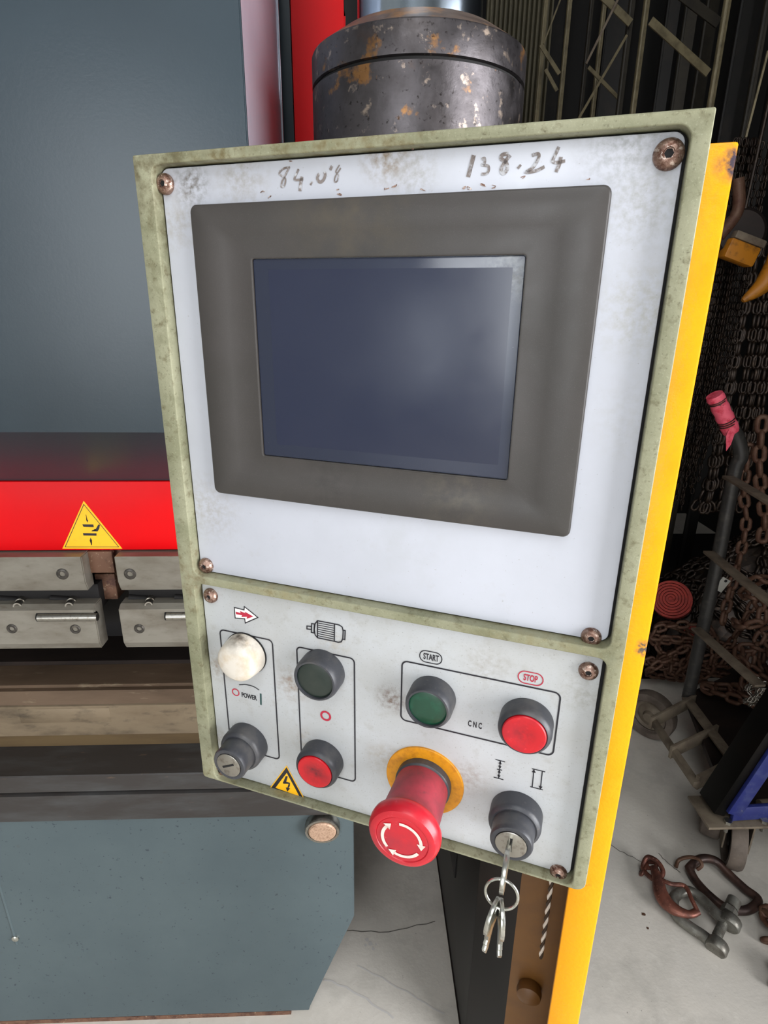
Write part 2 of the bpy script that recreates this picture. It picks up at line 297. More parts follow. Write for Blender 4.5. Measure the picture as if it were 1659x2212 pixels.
def stroke(bm, pts, w, h=INKH, closed=False, th=0.00012, zf=None):
    """flat printed line of width w on the panel plane"""
    P = [Vector((p[0], p[1])) for p in pts]; K = len(P); Lf, Rt = [], []
    for i in range(K):
        if closed: a, b = P[i - 1], P[(i + 1) % K]
        else: a, b = P[max(i - 1, 0)], P[min(i + 1, K - 1)]
        d1 = (P[i] - a); d2 = (b - P[i])
        if d1.length < 1e-9: d1 = d2
        if d2.length < 1e-9: d2 = d1
        d1.normalize(); d2.normalize(); t = (d1 + d2)
        t = t.normalized() if t.length > 1e-6 else d1
        nn = Vector((-t.y, t.x)); k = w / 2 / max(.35, nn.dot(Vector((-d1.y, d1.x))))
        Lf.append(P[i] + nn * k); Rt.append(P[i] - nn * k)
    z = h + th
    A = [bm.verts.new((p.x, p.y, z)) for p in Lf]; B = [bm.verts.new((p.x, p.y, z)) for p in Rt]
    for i in range(K if closed else K - 1):
        j = (i + 1) % K; bm.faces.new((A[i], A[j], B[j], B[i]))
def fill(bm, pts, h):
    bm.faces.new([bm.verts.new((p[0], p[1], h)) for p in pts])
def flatpart(bm, name, m, parent):
    bmesh.ops.triangulate(bm, faces=[f for f in bm.faces if len(f.verts) > 4])
    for f in bm.faces:
        f.normal_update()
        if f.normal.z < 0: f.normal_flip()
    me = bpy.data.meshes.new(name); bm.to_mesh(me); bm.free(); me.materials.append(m)
    return link(bpy.data.objects.new(name, me), parent)
def text_mesh(name, s, p0, p1, height, m, parent, bold=0.0):
    """text whose baseline runs from p0 to p1 (panel coordinates)"""
    cu = bpy.data.curves.new(name, 'FONT'); cu.body = s; cu.size = 1; cu.offset = bold
    o = bpy.data.objects.new('tmp', cu); COL.objects.link(o); bpy.context.view_layer.update()
    me = bpy.data.meshes.new_from_object(o.evaluated_get(bpy.context.evaluated_depsgraph_get())); bpy.data.objects.remove(o)
    xs = [v.co.x for v in me.vertices]; ys = [v.co.y for v in me.vertices]
    x0, x1, y0, y1 = min(xs), max(xs), min(ys), max(ys)
    d = Vector((p1[0] - p0[0], p1[1] - p0[1])); L_ = d.length; d.normalize(); n = Vector((-d.y, d.x))
    for v in me.vertices:
        a = (v.co.x - x0) / (x1 - x0) * L_; b = (v.co.y - y0) / (y1 - y0) * height
        v.co = Vector((p0[0] + d.x * a + n.x * b, p0[1] + d.y * a + n.y * b, INKH * 2))
    me.materials.append(m); me.name = name
    return link(bpy.data.objects.new(name, me), parent)
def arc(cx_, cy_, r, a0, a1, n=24):
    return [(cx_ + r * math.cos(math.radians(a0 + (a1 - a0) * i / n)), cy_ + r * math.sin(math.radians(a0 + (a1 - a0) * i / n))) for i in range(n + 1)]
def catmull(pts, n=8):
    pts = [Vector(p) for p in pts]; out = []
    for i in range(len(pts) - 1):
        p0, p1, p2, p3 = pts[max(i - 1, 0)], pts[i], pts[i + 1], pts[min(i + 2, len(pts) - 1)]
        for k in range(n):
            t = k / n; out.append(.5 * ((2 * p1) + (p2 - p0) * t + (2 * p0 - 5 * p1 + 4 * p2 - p3) * t * t + (3 * p1 - p0 - 3 * p2 + p3) * t ** 3))
    out.append(pts[-1]); return out

# ================================================================== SETTING
def struct(name, bm, m, angle=38):
    return tag(finish(bm, name, m, None, angle), kind='structure')
bm = bmesh.new(); box(bm, -4, 4, -6, 4.2, -.1, 0); struct('floor', bm, M['floor'])
bm = bmesh.new(); box(bm, -4, 4, -6, 4.2, 4.4, 4.5); struct('ceiling', bm, M['ceiling'])
bm = bmesh.new(); box(bm, -4.1, -4, -6, -5.5, 0, 4.4); box(bm, -4.1, -4, -4.7, 4.2, 0, 4.4); box(bm, -4.1, -4, -5.5, -4.7, 0, .6); box(bm, -4.1, -4, -5.5, -4.7, 1.5, 4.4); struct('wall_left', bm, M['wall'])
bm = bmesh.new()
box(bm, 4, 4.1, -6, -4.3, 0, 4.4); box(bm, 2.5, 4.1, .1, .2, 0, 4.4); box(bm, 2.5, 2.6, .2, 4.2, 0, 4.4); box(bm, 4, 4.1, -4.3, .1, 3.5, 4.4)  # wall jogs inward to keep door light out of the cart corner
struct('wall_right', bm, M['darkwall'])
bm = bmesh.new(); box(bm, 1.62, 1.68, .28, 1.95, 0, 3.2); struct('shade_screen', bm, M['darkwall'])  # unseen screen added to block door light from the cart
bm = bmesh.new(); box(bm, -4, -3.4, -6.1, -6, 0, 4.4); box(bm, -1.3, 4, -6.1, -6, 0, 4.4); box(bm, -3.4, -1.3, -6.1, -6, 3.4, 4.4); box(bm, -3.4, -1.3, -6.1, -6, 0, .5)
struct('wall_rear', bm, M['wall'])
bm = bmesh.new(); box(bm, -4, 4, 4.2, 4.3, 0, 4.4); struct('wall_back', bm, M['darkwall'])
w = tag(finish((lambda b: (box(b, -3.4, -1.3, -6.06, -6.03, .5, 3.4), b)[1])(bmesh.new()), 'window_1', M['pane']), kind='structure')
bm = bmesh.new()
for k in range(4): box(bm, -3.4 + k * .68, -3.36 + k * .68, -6.03, -5.99, .5, 3.4)
for z in (.5, 1.9, 3.36): box(bm, -3.4, -1.3, -6.03, -5.99, z, z + .04)
finish(bm, 'window_frame', M['rackdark'], w)
tag(finish((lambda b: (box(b, -4.08, -4.05, -5.5, -4.7, .6, 1.5), b)[1])(bmesh.new()), 'reflection_pane', M['pane']), kind='structure')  # unseen glowing pane added for a bright patch on the touch screen
# ribbed olive wall sheet seen beside the cylinder
xa, xb = onY(1075, 100, 3.4).x, onY(1160, 100, 3.4).x
bm = bmesh.new(); poly = []; n = 14; pitch = (xb - xa + .12) / n
for i in range(n):
    x = xa - .06 + i * pitch
    poly += [(x, 3.4), (x + pitch * .35, 3.4), (x + pitch * .5, 3.37), (x + pitch * .85, 3.37)]
top = poly + [(xb + .06, 3.4), (xb + .06, 3.43), (xa - .06, 3.43)]
prism(bm, top, 0, 4.38, 'Z'); struct('wall_partition', bm, M['olive'], 20)

fl_ = bpy.data.objects['floor']
def crack(pts, w, m, name='floor_crack'):
    bm = bmesh.new(); P_ = [onZ(u, v, 0) for u, v in pts]; Q = []
    for a, b in zip(P_, P_[1:]):
        for i in range(5): Q.append(a.lerp(b, i / 5) + Vector((random.uniform(-1, 1), random.uniform(-1, 1), 0)) * w * 1.2)
    Q.append(P_[-1]); stroke(bm, [(q.x, q.y) for q in Q], w, .0004); return flatpart(bm, name, m, fl_)
M['crack'] = mat('dark_crack', rgb(96, 90, 84), .8); M['scuff'] = mat('pale_floor_scuff', rgb(196, 192, 188), .6)
crack([(1296, 1808), (1340, 1838), (1385, 1862)], .002, M['crack']); crack([(1420, 1842), (1450, 1870), (1470, 1885)], .002, M['crack'])
crack([(700, 2115), (780, 2150), (850, 2200)], .004, M['scuff'], 'floor_scuff'); crack([(770, 2085), (860, 2135), (960, 2190)], .003, M['scuff'], 'floor_scuff')
crack([(745, 2010), (840, 2015), (940, 1990)], .002, M['crack'])
def blob(u, v, r, m, name):
    c = onZ(u, v); bm = bmesh.new(); fill(bm, [(c.x + r * random.uniform(.6, 1) * math.cos(i * .57), c.y + r * random.uniform(.6, 1) * math.sin(i * .57)) for i in range(11)], .0005); flatpart(bm, name, m, fl_)
for u, v, r in ((793, 2030, .006), (800, 2038, .008), (790, 2042, .004), (806, 2050, .005), (812, 2040, .003)): blob(u, v, r, M['scuff'], 'paint_splash')
blob(1390, 1975, .006, M['chainrust'], 'rust_spot'); blob(1399, 2005, .004, M['chainrust'], 'rust_spot')

# ================================================================== PRESS BRAKE
XL, XR = -1.55, -0.016
press = thing('press_brake', 'large blue-grey and red press brake behind the control panel', 'machine')
press.location = (-.7, 1.0, 0); PBI = Matrix.Translation((.7, -1.0, 0))
def pp(bm, name, m, angle=38, parent=None):
    for v in bm.verts: v.co = PBI @ v.co
    return finish(bm, name, m, parent or press, angle)
def zY(y, Y, u=150): return onY(u, y, Y).z
# ram cover: upright sheet whose lower lip folds back to the red beam
CY = .765; CXR = onY(518, 0, CY).x
zb, zr0, zr1 = zY(934, CY), zY(1040, .86), zY(1189, .86)
bm = bmesh.new(); prism(bm, [(CY, 2.6), (CY, zb), (.862, zr0 + .001), (.90, zr0 + .001), (.90, 2.6)], XL, CXR, 'X', .0015); pp(bm, 'ram_cover', M['machine'], 20)
SX2 = onY(597, 0, .95).x; FY = .985
bm = bmesh.new(); prism(bm, [(CXR + .0004, CY + .002), (SX2, .95), (SX2 - .012, .95), (CXR - .004, .905), (CXR + .0004, .905)][:3] + [(CXR + .0004, .95)], zr0 + .02, 2.6, 'Z', 0); pp(bm, 'side_strip', M['silver'])
bm = bmesh.new(); box(bm, SX2 - .004, SX2 + .002, .951, .957, zr0 + .02, 2.6, None, .0008); pp(bm, 'strip_edge', M['silver'])
bm = bmesh.new(); box(bm, SX2 - .05, onY(625, 0, FY - .004).x, FY - .004, 1.02, zr0 + .02, 2.6); pp(bm, 'guide_strip', M['machine'])
bm = bmesh.new(); box(bm, XL, XR + .12, .86, 1.1, zr1, zr0, None, .002); pp(bm, 'ram_beam', M['machinered'])
# side frame
fx0, fx1 = onY(627, 0, FY).x, onY(740, 0, FY).x
bm = bmesh.new(); prism(bm, [(fx0, zr0 + .01), (fx1, zr0 + .01), (fx1, 1.5), (onY(746, 33, FY).x, onY(746, 33, FY).z), (onY(739, 0, FY).x, onY(739, 0, FY).z), (onY(739, 0, FY).x - .03, 2.6), (fx0, 2.6)], FY, 1.6, 'Y', .002)
pp(bm, 'side_frame', M['machinered'])
# tool clamp strip under the beam
z0 = zr1; z1 = zY(1203, .875)
bm = bmesh.new(); box(bm, XL, XR, .875, 1.05, z1, z0 - .0005); pp(bm, 'beam_edge', M['rust'])
def gx(px, py, Y): return onY(px, py, Y).x
# upper clamps and lower blocks: left unit and right unit, repeated further left
zA0, zA1, zAm = zY(1203, .84), zY(1279, .84), zY(1258, .84)
zC0, zC1 = zY(1318, .84), zY(1404, .84)
zBm = zY(1294, .87)
left_end, right_start = gx(180, 1230, .84), gx(250, 1230, .84)
lowl, lowr = gx(211, 1360, .84), gx(262, 1360, .84)
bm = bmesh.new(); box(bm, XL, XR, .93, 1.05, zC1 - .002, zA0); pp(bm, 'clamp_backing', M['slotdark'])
def clamp(xa, xb, la, lb, screws_a, screws_b, screws_c, slot):
    bm = bmesh.new(); prism(bm, [(.84, zA0), (.84, zAm), (.846, zA1), (.867, zA1), (.867, zA0)], xa, xb, 'X', .0015); c = pp(bm, 'upper_clamp', M['clamp'], 20)
    for x, z in screws_a:
        bm = bmesh.new(); mw = PBI @ axis_matrix((x, .839, z), (0, -1, 0))
        lathe(bm, [(.0, -.002), (.004, -.002), (.0045, .0006), (.0075, .0008), (.009, -.0002), (.0095, -.003)], mw, 24); finish(bm, 'clamp_screw', M['blackoxide'], c)
    zt, zl = zY(1281, .868), zY(1316, .868)
    bm = bmesh.new(); box(bm, xa + .002, xb + .004, .868, .93, zl, zA1 - .0005, None, .001)
    s = pp(bm, 'adjusting_strip', M['slotdark'])
    for x in screws_b:
        bm = bmesh.new(); mw = PBI @ axis_matrix((x, .868, zBm), (.15, -1, 0))
        tube(bm, [(0, 0, 0), (0, 0, .010)], .0075, 20, mw=mw)
        lathe(bm, [(.0, .013), (.0035, .013), (.004, .022), (.0062, .022), (.0066, .0205), (.0066, .009)], mw, 20); finish(bm, 'adjusting_screw', M['steel'], s)
        bm = bmesh.new(); tube(bm, [(x - .034, .868, zBm + .003), (x, .868, zBm)], .0058, 12, mw=PBI); finish(bm, 'screw_slot', M['slotdark'], s)
    # lower block with a long slot holding a pin
    bm = bmesh.new(); prism(bm, [(.84, zC0), (.84, zC1 + .012), (.846, zC1), (.87, zC1), (.87, zC0 + .006), (.85, zC0 + .006)], la, lb, 'X', .0015); l = pp(bm, 'lower_clamp', M['clamp'], 20)
    for x, z in screws_c:
        bm = bmesh.new(); mw = PBI @ axis_matrix((x, .839, z), (0, -1, 0))
        lathe(bm, [(.0, -.002), (.0035, -.002), (.004, .0006), (.0066, .0008), (.008, -.0002), (.0085, -.003)], mw, 24); finish(bm, 'clamp_screw', M['blackoxide'], l)
    if slot:
        sa, sb, sz = slot
        bm = bmesh.new(); tube(bm, [(sa, .8425, sz), (sb, .8425, sz)], .0078, 14, mw=PBI); finish(bm, 'slot_groove', M['slotdark'], l)
        bm = bmesh.new(); tube(bm, [(sa + .003, .8385, sz + .0005), (sb + .004, .8385, sz + .0005)], .0062, 16, mw=PBI); finish(bm, 'slot_pin', M['steel'], l)
def xz(u, v, Y=.84): p = onY(u, v, Y); return (p.x, p.z)
slotz = zY(1333, .84)
clamp(XL + .9, left_end, XL + .9, lowl, [xz(135, 1240), xz(-30, 1240)], [gx(48, 1294, .868), gx(158, 1295, .868)], [xz(26, 1358), xz(163, 1359)], (gx(80, 1333, .84), lowl, slotz))
clamp(right_start, XR - .02, lowr, XR - .02, [xz(281, 1240), xz(440, 1240)], [gx(326, 1291, .868), gx(425, 1291, .868)], [xz(301, 1358), xz(450, 1358)], (gx(357, 1331, .84), XR - .04, slotz))
clamp(XL, XL + .86, XL, XL + .86, [], [], [], None)
# rusty tang between the two clamps
bm = bmesh.new(); box(bm, gx(180, 1200, .862), gx(242, 1200, .862), .862, .93, zY(1238, .862), zA0 - .001, None, .001); pp(bm, 'tool_tang', M['rust'])
bm = bmesh.new(); box(bm, gx(206, 1260, .885), gx(250, 1260, .885), .885, .93, zY(1296, .885), zY(1238, .885) - .002, None, .002); pp(bm, 'tool_shank', M['rust'])
# die, rails and bed: one stepped section run along the machine, worked out upward from the bed
def hY(y, z, u=150): p = onZ(u, y, z); return p.y
bedY = .88
zbed = zY(1762, bedY)
r2b = zbed; yr = .868
r2t, g1, r1b, r1t = zY(1719, yr), zY(1716, yr), zY(1712, yr), zY(1676, yr)
bm = bmesh.new(); prism(bm, [(yr, zbed + .0005), (yr, r2t), (yr + .006, r2t + .002), (1.06, r2t + .002), (1.06, zbed + .0005)], XL, XR, 'X'); pp(bm, 'front_rail', M['darkrail'], 25)
bm = bmesh.new(); prism(bm, [(yr + .012, r1b), (yr, r1b + .002), (yr, r1t - .002), (yr + .002, r1t), (1.06, r1t), (1.06, r2t + .0025), (yr + .012, r2t + .0025)], XL, XR, 'X'); pp(bm, 'front_rail', M['darkrail'], 25)
yd = hY(1611, r1t); z_a = zY(1584, yd); yd2 = yd - .006; z_b = zY(1583, yd2); z_c = zY(1526, yd2)
bm = bmesh.new(); prism(bm, [(yd, r1t + .0005), (yd, z_a), (yd + .12, z_a), (yd + .12, r1t + .0005)], XL, XR, 'X'); pp(bm, 'die_base', M['railolive'], 25)
bm = bmesh.new(); prism(bm, [(yd2, z_a + .0005), (yd2, z_c), (yd2 + .004, z_c + .003), (yd + .12, z_c + .003), (yd + .12, z_a + .0005)], XL, XR, 'X', .0015); db = pp(bm, 'die_holder', M['railtan'], 25)
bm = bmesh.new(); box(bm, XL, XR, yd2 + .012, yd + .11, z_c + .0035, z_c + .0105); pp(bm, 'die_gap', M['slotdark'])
zt = z_c + .009; y3 = hY(1522, zt); z_d = zY(1492, y3)
bm = bmesh.new(); prism(bm, [(y3, zt), (y3, z_d), (yd + .12, z_d), (yd + .12, zt)], XL, XR, 'X', .001); pp(bm, 'die_block', M['rail'], 25)
z4 = z_d + .0005; y4 = hY(1486, z4) + .001; z_e = zY(1479, y4)
bm = bmesh.new(); prism(bm, [(y4, z4), (y4, z_e), (y4 + .003, z_e + .001), (yd + .12, z_e + .001), (yd + .12, z4)], XL, XR, 'X', .0008); pp(bm, 'die_lip', M['rail'], 25)
y5 = yd + .118; z_f = zY(1410, y5)
bm = bmesh.new(); box(bm, XL, XR, y5 - .06, y5 + .03, z_e + .0015, zY(1428, y5 - .06)); pp(bm, 'rear_die_rail', M['darkbrown'])
bm = bmesh.new(); box(bm, XL, XR, y5 + .03, y5 + .05, z_e, zC1 + .03); pp(bm, 'dark_backing', M['slotdark'])  # dark sheet stands for the unlit depth behind the die gap
# long recess in the die holder face
a, b_ = xz(42, 1543, yd2), xz(238, 1543, yd2)
bm = bmesh.new(); box(bm, a[0], b_[0], yd2 - .0008, yd2 + .004, zY(1560, yd2), zY(1530, yd2), PBI, .0006); finish(bm, 'die_recess', M['railtan'], db)
# bed plate
p1, p2, p3 = onY(750, 1790, bedY), onY(748, 1980, bedY), onY(668, 2195, bedY)
bm = bmesh.new(); prism(bm, [(XL, .012), (p3.x, .012), (p3.x + .004, .03), (XR, p2.z), (XR, zbed), (XL, zbed)], bedY, bedY + .05, 'Y', .0015); bed = pp(bm, 'bed_plate', M['bed'])
bm = bmesh.new(); box(bm, XL, p3.x - .04, bedY + .0, bedY + .3, 0, .012); pp(bm, 'base_foot', M['rust'])
bm = bmesh.new(); mw = PBI @ axis_matrix(onY(697, 1783, bedY), (0, -1, -.12))
lathe(bm, [(.034, -.02), (.034, .010), (.0325, .014), (.028, .014), (.027, .0105), (.0, .0105)], mw, 40)
bs = finish(bm, 'pivot_boss', M['steel'], bed)
bm = bmesh.new(); lathe(bm, [(.0265, .010), (.0262, .0145), (.024, .0165), (0, .0175)], mw, 36); finish(bm, 'boss_cap', mat('dusty_brass_cap', rgb(186, 154, 130), .55, .25, noises=[(300, rgb(150, 118, 96), .45, .66)]), bed)
bm = bmesh.new(); mw = PBI @ axis_matrix(onY(34, 2026, bedY), (0, -1, 0)); lathe(bm, [(.007, 0), (.007, .003), (.004, .005), (0, .005)], mw, 16); finish(bm, 'bed_rivet', M['bright'], bed)
bm = bmesh.new()
A_, B_ = onY(-12, 1880, bedY), onY(36, 2040, bedY)
tube(bm, [A_ + Vector((0, .0022, 0)), B_ + Vector((0, .0022, 0))], .004, 8, mw=PBI); finish(bm, 'bed_weld', M['bed'], bed)
# crush warning triangle on the beam
def sk(u, v, Y): p = onY(u, v, Y); return PBI @ p
def c5(x, y): return (x / 3.456, 900 + y / 3.456)
def yface(pts, name, m, Y, parent, ribbon=None):
    bm = bmesh.new()
    P = [sk(*c5(*q), .86) for q in pts]
    if ribbon:
        c = sum(P, Vector()) / len(P)
        I = [p + (c - p) * ribbon for p in P]
        A = [bm.verts.new((p.x, Y, p.z)) for p in P]; B = [bm.verts.new((p.x, Y, p.z)) for p in I]
        for i in range(len(P)): j = (i + 1) % len(P); bm.faces.new((A[i], A[j], B[j], B[i]))
    else: bm.faces.new([bm.verts.new((p.x, Y, p.z)) for p in P])
    bmesh.ops.triangulate(bm, faces=bm.faces)
    me = bpy.data.meshes.new(name); bm.to_mesh(me); bm.free(); me.materials.append(m); return link(bpy.data.objects.new(name, me), parent)
bm = bmesh.new(); P = [sk(*c5(*q), .86) for q in [(625, 628), (466, 986), (914, 986)]]
A = [bm.verts.new((p.x, -.1400 - .0004, p.z)) for p in P]; B = [bm.verts.new((p.x, -.1398, p.z)) for p in P]
bm.faces.new(A); 
for i in range(3): bm.faces.new((A[i], A[(i + 1) % 3], B[(i + 1) % 3], B[i]))
st = finish(bm, 'crush_warning_sticker', M['stickeryellow'], press); tag(st, 'yellow triangle sticker showing a hand crushed between two bars')
YS = -.1406
yface([(626, 650), (484, 974), (892, 974)], 'border_line', M['ink'], YS, st, .04)
for nm, q in (('upper_bar_symbol', [(615, 803), (698, 804), (702, 824), (625, 822)]), ('lower_bar_symbol', [(620, 868), (722, 870), (722, 888), (624, 886)]),
              ('hand_symbol', [(735, 805), (748, 806), (742, 836), (730, 856), (684, 855), (686, 850), (716, 848), (700, 838), (716, 838), (725, 822)]),
              ('down_arrow_symbol', [(640, 730), (644, 730), (654, 770), (660, 768), (655, 791), (645, 772), (650, 771)]), ('up_arrow_symbol', [(683, 960), (688, 959), (682, 922), (688, 922), (677, 902), (671, 924), (677, 923)])):
    yface(q, nm, M['ink'], YS, st)

# hydraulic cylinder
ccx, ccy, cr = .0795 * .893, .847, .1273
zt0, zg = onY(905, 34, .72).z, onY(905, 119, .72).z
CT = PBI @ T(ccx, ccy, 1.3)
def rel(z): return z - 1.3
bm = bmesh.new(); lathe(bm, [(0, 0), (cr, 0), (cr, rel(zg) - .003), (cr - .003, rel(zg) - .002)], CT, 96); cyl = finish(bm, 'hydraulic_cylinder', M['cylinder'], press); cyl['label'] = 'dark rust-speckled steel hydraulic cylinder'
bm = bmesh.new(); lathe(bm, [(cr - .004, rel(zg) - .003), (cr - .004, rel(zg) + .002)], CT, 96); finish(bm, 'groove', M['gap'], cyl)
bm = bmesh.new(); lathe(bm, [(cr - .003, rel(zg) + .001), (cr, rel(zg) + .002), (cr, rel(zt0) - .002), (cr - .001, rel(zt0))], CT, 96); finish(bm, 'gland_ring', M['cylinder'], cyl)
bm = bmesh.new(); lathe(bm, [(cr - .001, rel(zt0)), (cr - .030, rel(zt0) + .019), (cr - .036, rel(zt0) + .020), (0, rel(zt0) + .020)], CT, 96); finish(bm, 'chamfered_cap', M['chamfer'], cyl)
bm = bmesh.new(); lathe(bm, [(0, rel(zt0) + .020), (.073, rel(zt0) + .020), (.073, 1.25), (0, 1.25)], CT, 64); finish(bm, 'piston_rod', M['chrome'], cyl)
bm = bmesh.new(); box(bm, ccx - .13, ccx - .02, ccy + .14, ccy + .5, 1.80, 2.5, None, .004); pp(bm, 'valve_block', M['blackpaint'])
bm = bmesh.new(); box(bm, ccx - .1, ccx + .1, ccy + .1, ccy + .137, 1.32, 1.44, None, .004); pp(bm, 'mounting_bracket', M['machinered'])

# ================================================================== POST
FH = -.06
post = thing('support_column', 'yellow painted steel channel column carrying the control panel', 'column', mw=T(0, 0, 0)); post.matrix_world = PM.copy()
base = -PB.z; wl = lp(1119, 1960, FH - .103).x
fr_x = .1702; fl_x = .1448; top_y = .4488
bm = bmesh.new(); box(bm, fl_x, fr_x, base + .01, top_y, FH - .006, FH, None, .0015); finish(bm, 'front_flange', M['yellow'], post)
bm = bmesh.new(); box(bm, fr_x - .006, fr_x - .0005, base + .01, top_y, FH - .10, FH - .0055); finish(bm, 'side_wall', M['webshade'], post)
bm = bmesh.new(); box(bm, wl, fr_x - .006, base + .01, top_y, FH - .106, FH - .10); finish(bm, 'back_web', M['webshade'], post)
bm = bmesh.new(); box(bm, wl, fr_x, top_y - .004, top_y, FH - .106, FH - .006); finish(bm, 'top_cap', M['yellow'], post)
bm = bmesh.new(); box(bm, wl - .02, fr_x + .01, base, base + .01, FH - .14, FH + .02, None, .002); finish(bm, 'foot_plate', M['yellow'], post)
bm = bmesh.new(); box(bm, -.09, fl_x - .001, .12, .40, FH - .099, FH - .001); finish(bm, 'panel_mount', M['yellow'], post)
# lump/clip on the web
c = lp(1142, 2150, FH - .09)
bm = bmesh.new(); lathe(bm, [(0, 0), (.012, 0), (.014, .006), (.013, .012), (.006, .016), (0, .016)], T(c.x, c.y, FH - .1), 20); finish(bm, 'cable_clip', M['webshade'], post)
# twisted cord hanging inside the channel
cord = thing('hanging_cord', 'brown and white twisted cord hanging inside the yellow column', 'cord', mw=PM.copy())
ca, cb = lp(1192, 1900, FH - .07), lp(1168, 2068, FH - .07)
dirv = (cb - ca); ca2 = ca - dirv * .25; Lc = (cb - ca2).length
for ph, m_ in ((0, 'cable'), (PI, 'cordshade')):
    bm = bmesh.new(); pts = []
    for i in range(121):
        t = i / 120; a = 2 * PI * t * Lc / .0125 * .62 * 1.0 + ph; p = ca2.lerp(cb, t)
        pts.append(p + Vector((math.cos(a) * .0010, 0, math.sin(a) * .0010)))
    tube(bm, pts, .0014, 7); finish(bm, 'white_strand' if ph == 0 else 'brown_strand', M[m_], cord)
# black cabinet standing on the floor behind the panel
XC = .216
cab = thing('black_cabinet', 'tall black glossy steel cabinet behind and left of the yellow column', 'cabinet'); cab.location = (XC + .1, 1.1, 0)
bm = bmesh.new(); box(bm, -.1, .07, -.30, .45, 0, 1.2, None, .003)
finish(bm, 'cabinet_body', M['blackpaint'], cab)
bm = bmesh.new(); box(bm, -.1025, -.0995, -.10, .08, .25, .55, None, .001); finish(bm, 'side_cover', M['slotdark'], cab)
bm = bmesh.new(); box(bm, -.102, -.0995, -.305, .455, 0, .006); finish(bm, 'bottom_trim', M['darkbrown'], cab)

# ================================================================== CONTROL PANEL
panel = thing('control_panel', 'cream-green framed press control panel with screen, buttons and key switches', 'control panel', mw=PM.copy())
W2 = .15; PT = .448
HF = .0075
# housing behind + cast front frame with two windows
bm = bmesh.new(); box(bm, -W2 + .004, W2 - .004, .004, PT - .004, -.05, -.004, None, .003); finish(bm, 'housing', M['cast'], panel)
def av(*pts): return sum(pts) / len(pts)
uxl = av(lp(323, 354, HF).x, lp(419, 1236, HF).x); uxr = av(lp(1496, 268, HF).x, lp(1319, 1402, HF).x)
uyt = av(lp(323, 354, HF).y, lp(1496, 268, HF).y); uyb = av(lp(427, 1243, HF).y, lp(1309, 1405, HF).y)
lxl = av(lp(431, 1262, HF).x, lp(453, 1678, HF).x); lxr = av(lp(1311, 1428, HF).x, lp(1238, 1912, HF).x)
lyt = av(lp(440, 1262, HF).y, lp(1300, 1425, HF).y); lyb = av(lp(460, 1679, HF).y, lp(1228, 1915, HF).y)
print('windows', uxl, uxr, uyt, uyb, lxl, lxr, lyt, lyb)
sheet('front_frame', [rrect(-W2, 0, W2, PT, [.003, .007, .001, .0015]), rrect(uxl, uyb, uxr, uyt, .006), rrect(lxl, lyb, lxr, lyt, .006)], -.0045, HF, .0008, M['cast'], panel)
g = .0009
bm = bmesh.new(); box(bm, uxl - .001, uxr + .001, uyb - .001, uyt + .001, -.0045, -.003); box(bm, lxl - .001, lxr + .001, lyb - .001, lyt + .001, -.0045, -.003); finish(bm, 'window_gap', M['gap'], panel)
def avx(ps, i): return sum(lp(*p)[i] for p in ps) / len(ps)
plx0, plx1 = max(uxl + g, avx([(332, 361), (427, 1241)], 0)), min(uxr - g, avx([(1484, 284), (1309, 1402)], 0))
up = sheet('upper_plate', [rrect(plx0, uyb + g, plx1, uyt - g, .005)], -.0028, 0, .0004, M['plate'], panel)
lplx0, lplx1 = max(lxl + g, avx([(437, 1265), (460, 1675)], 0)), min(lxr - g, avx([(1302, 1429), (1228, 1909)], 0))
low = sheet('lower_plate', [rrect(lplx0, lyb + g, lplx1, lyt - g, .005)], -.0028, 0, .0004, M['plate_low'], panel)
# touch screen bezel
HB = .006; HS = .0032
bc = [lp(401, 444, HB), lp(1324, 395, HB), lp(1230, 1161, HB), lp(469, 1067, HB)]
bx0, bx1 = (bc[0].x + bc[3].x) / 2, (bc[1].x + bc[2].x) / 2; by1, by0 = (bc[0].y + bc[1].y) / 2, (bc[2].y + bc[3].y) / 2
sc_ = [lp(540, 560, .0045), lp(1134, 548, .0045), lp(1098, 1038, .0045), lp(569, 986, .0045)]
sx0, sx1 = (sc_[0].x + sc_[3].x) / 2, (sc_[1].x + sc_[2].x) / 2; sy1, sy0 = (sc_[0].y + sc_[1].y) / 2, (sc_[2].y + sc_[3].y) / 2
print('bezel', bx0, bx1, by0, by1, 'screen', sx0, sx1, sy0, sy1)
bm = bmesh.new(); rings = []
mx, my = (sx0 - bx0), (by1 - sy1)
def ring(x0, y0, x1, y1, r, z): rings.append([bm.verts.new((p[0], p[1], z)) for p in rrect(x0, y0, x1, y1, r, 6)])
e = .0012
ring(bx0, by0, bx1, by1, .004, -.0002); ring(bx0, by0, bx1, by1, .004, HB - e); ring(bx0 + e * .35, by0 + e * .35, bx1 - e * .35, by1 - e * .35, .004, HB - e * .35); ring(bx0 + e, by0 + e, bx1 - e, by1 - e, .0035, HB)
k = .42
def inner(t): return (bx0 + (sx0 - bx0) * t, by0 + (sy0 - by0) * t, bx1 + (sx1 - bx1) * t, by1 + (sy1 - by1) * t)
ring(*inner(.30), .004, HB + .0003); ring(*inner(.42), .004, HB + .0002); ring(*inner(.55), .004, HB - .0004); ring(*inner(.96), .002, HB - .0030 + .0006)
ring(*inner(.985), .0016, HB - .0030 + .0009); ring(*inner(1.0), .0014, HB - .0030 + .0006); ring(*inner(1.0), .0014, .0018)
for A, B in zip(rings, rings[1:]):
    for i in range(len(A)): j = (i + 1) % len(A); bm.faces.new((A[i], A[j], B[j], B[i]))
bz = finish(bm, 'screen_bezel', M['bezel'], panel, 50)
scr = sheet('touch_screen', [rrect(sx0 + .0003, sy0 + .0003, sx1 - .0003, sy1 - .0003, .0012)], .0015, .0027, .0003, M['screen'], bz)
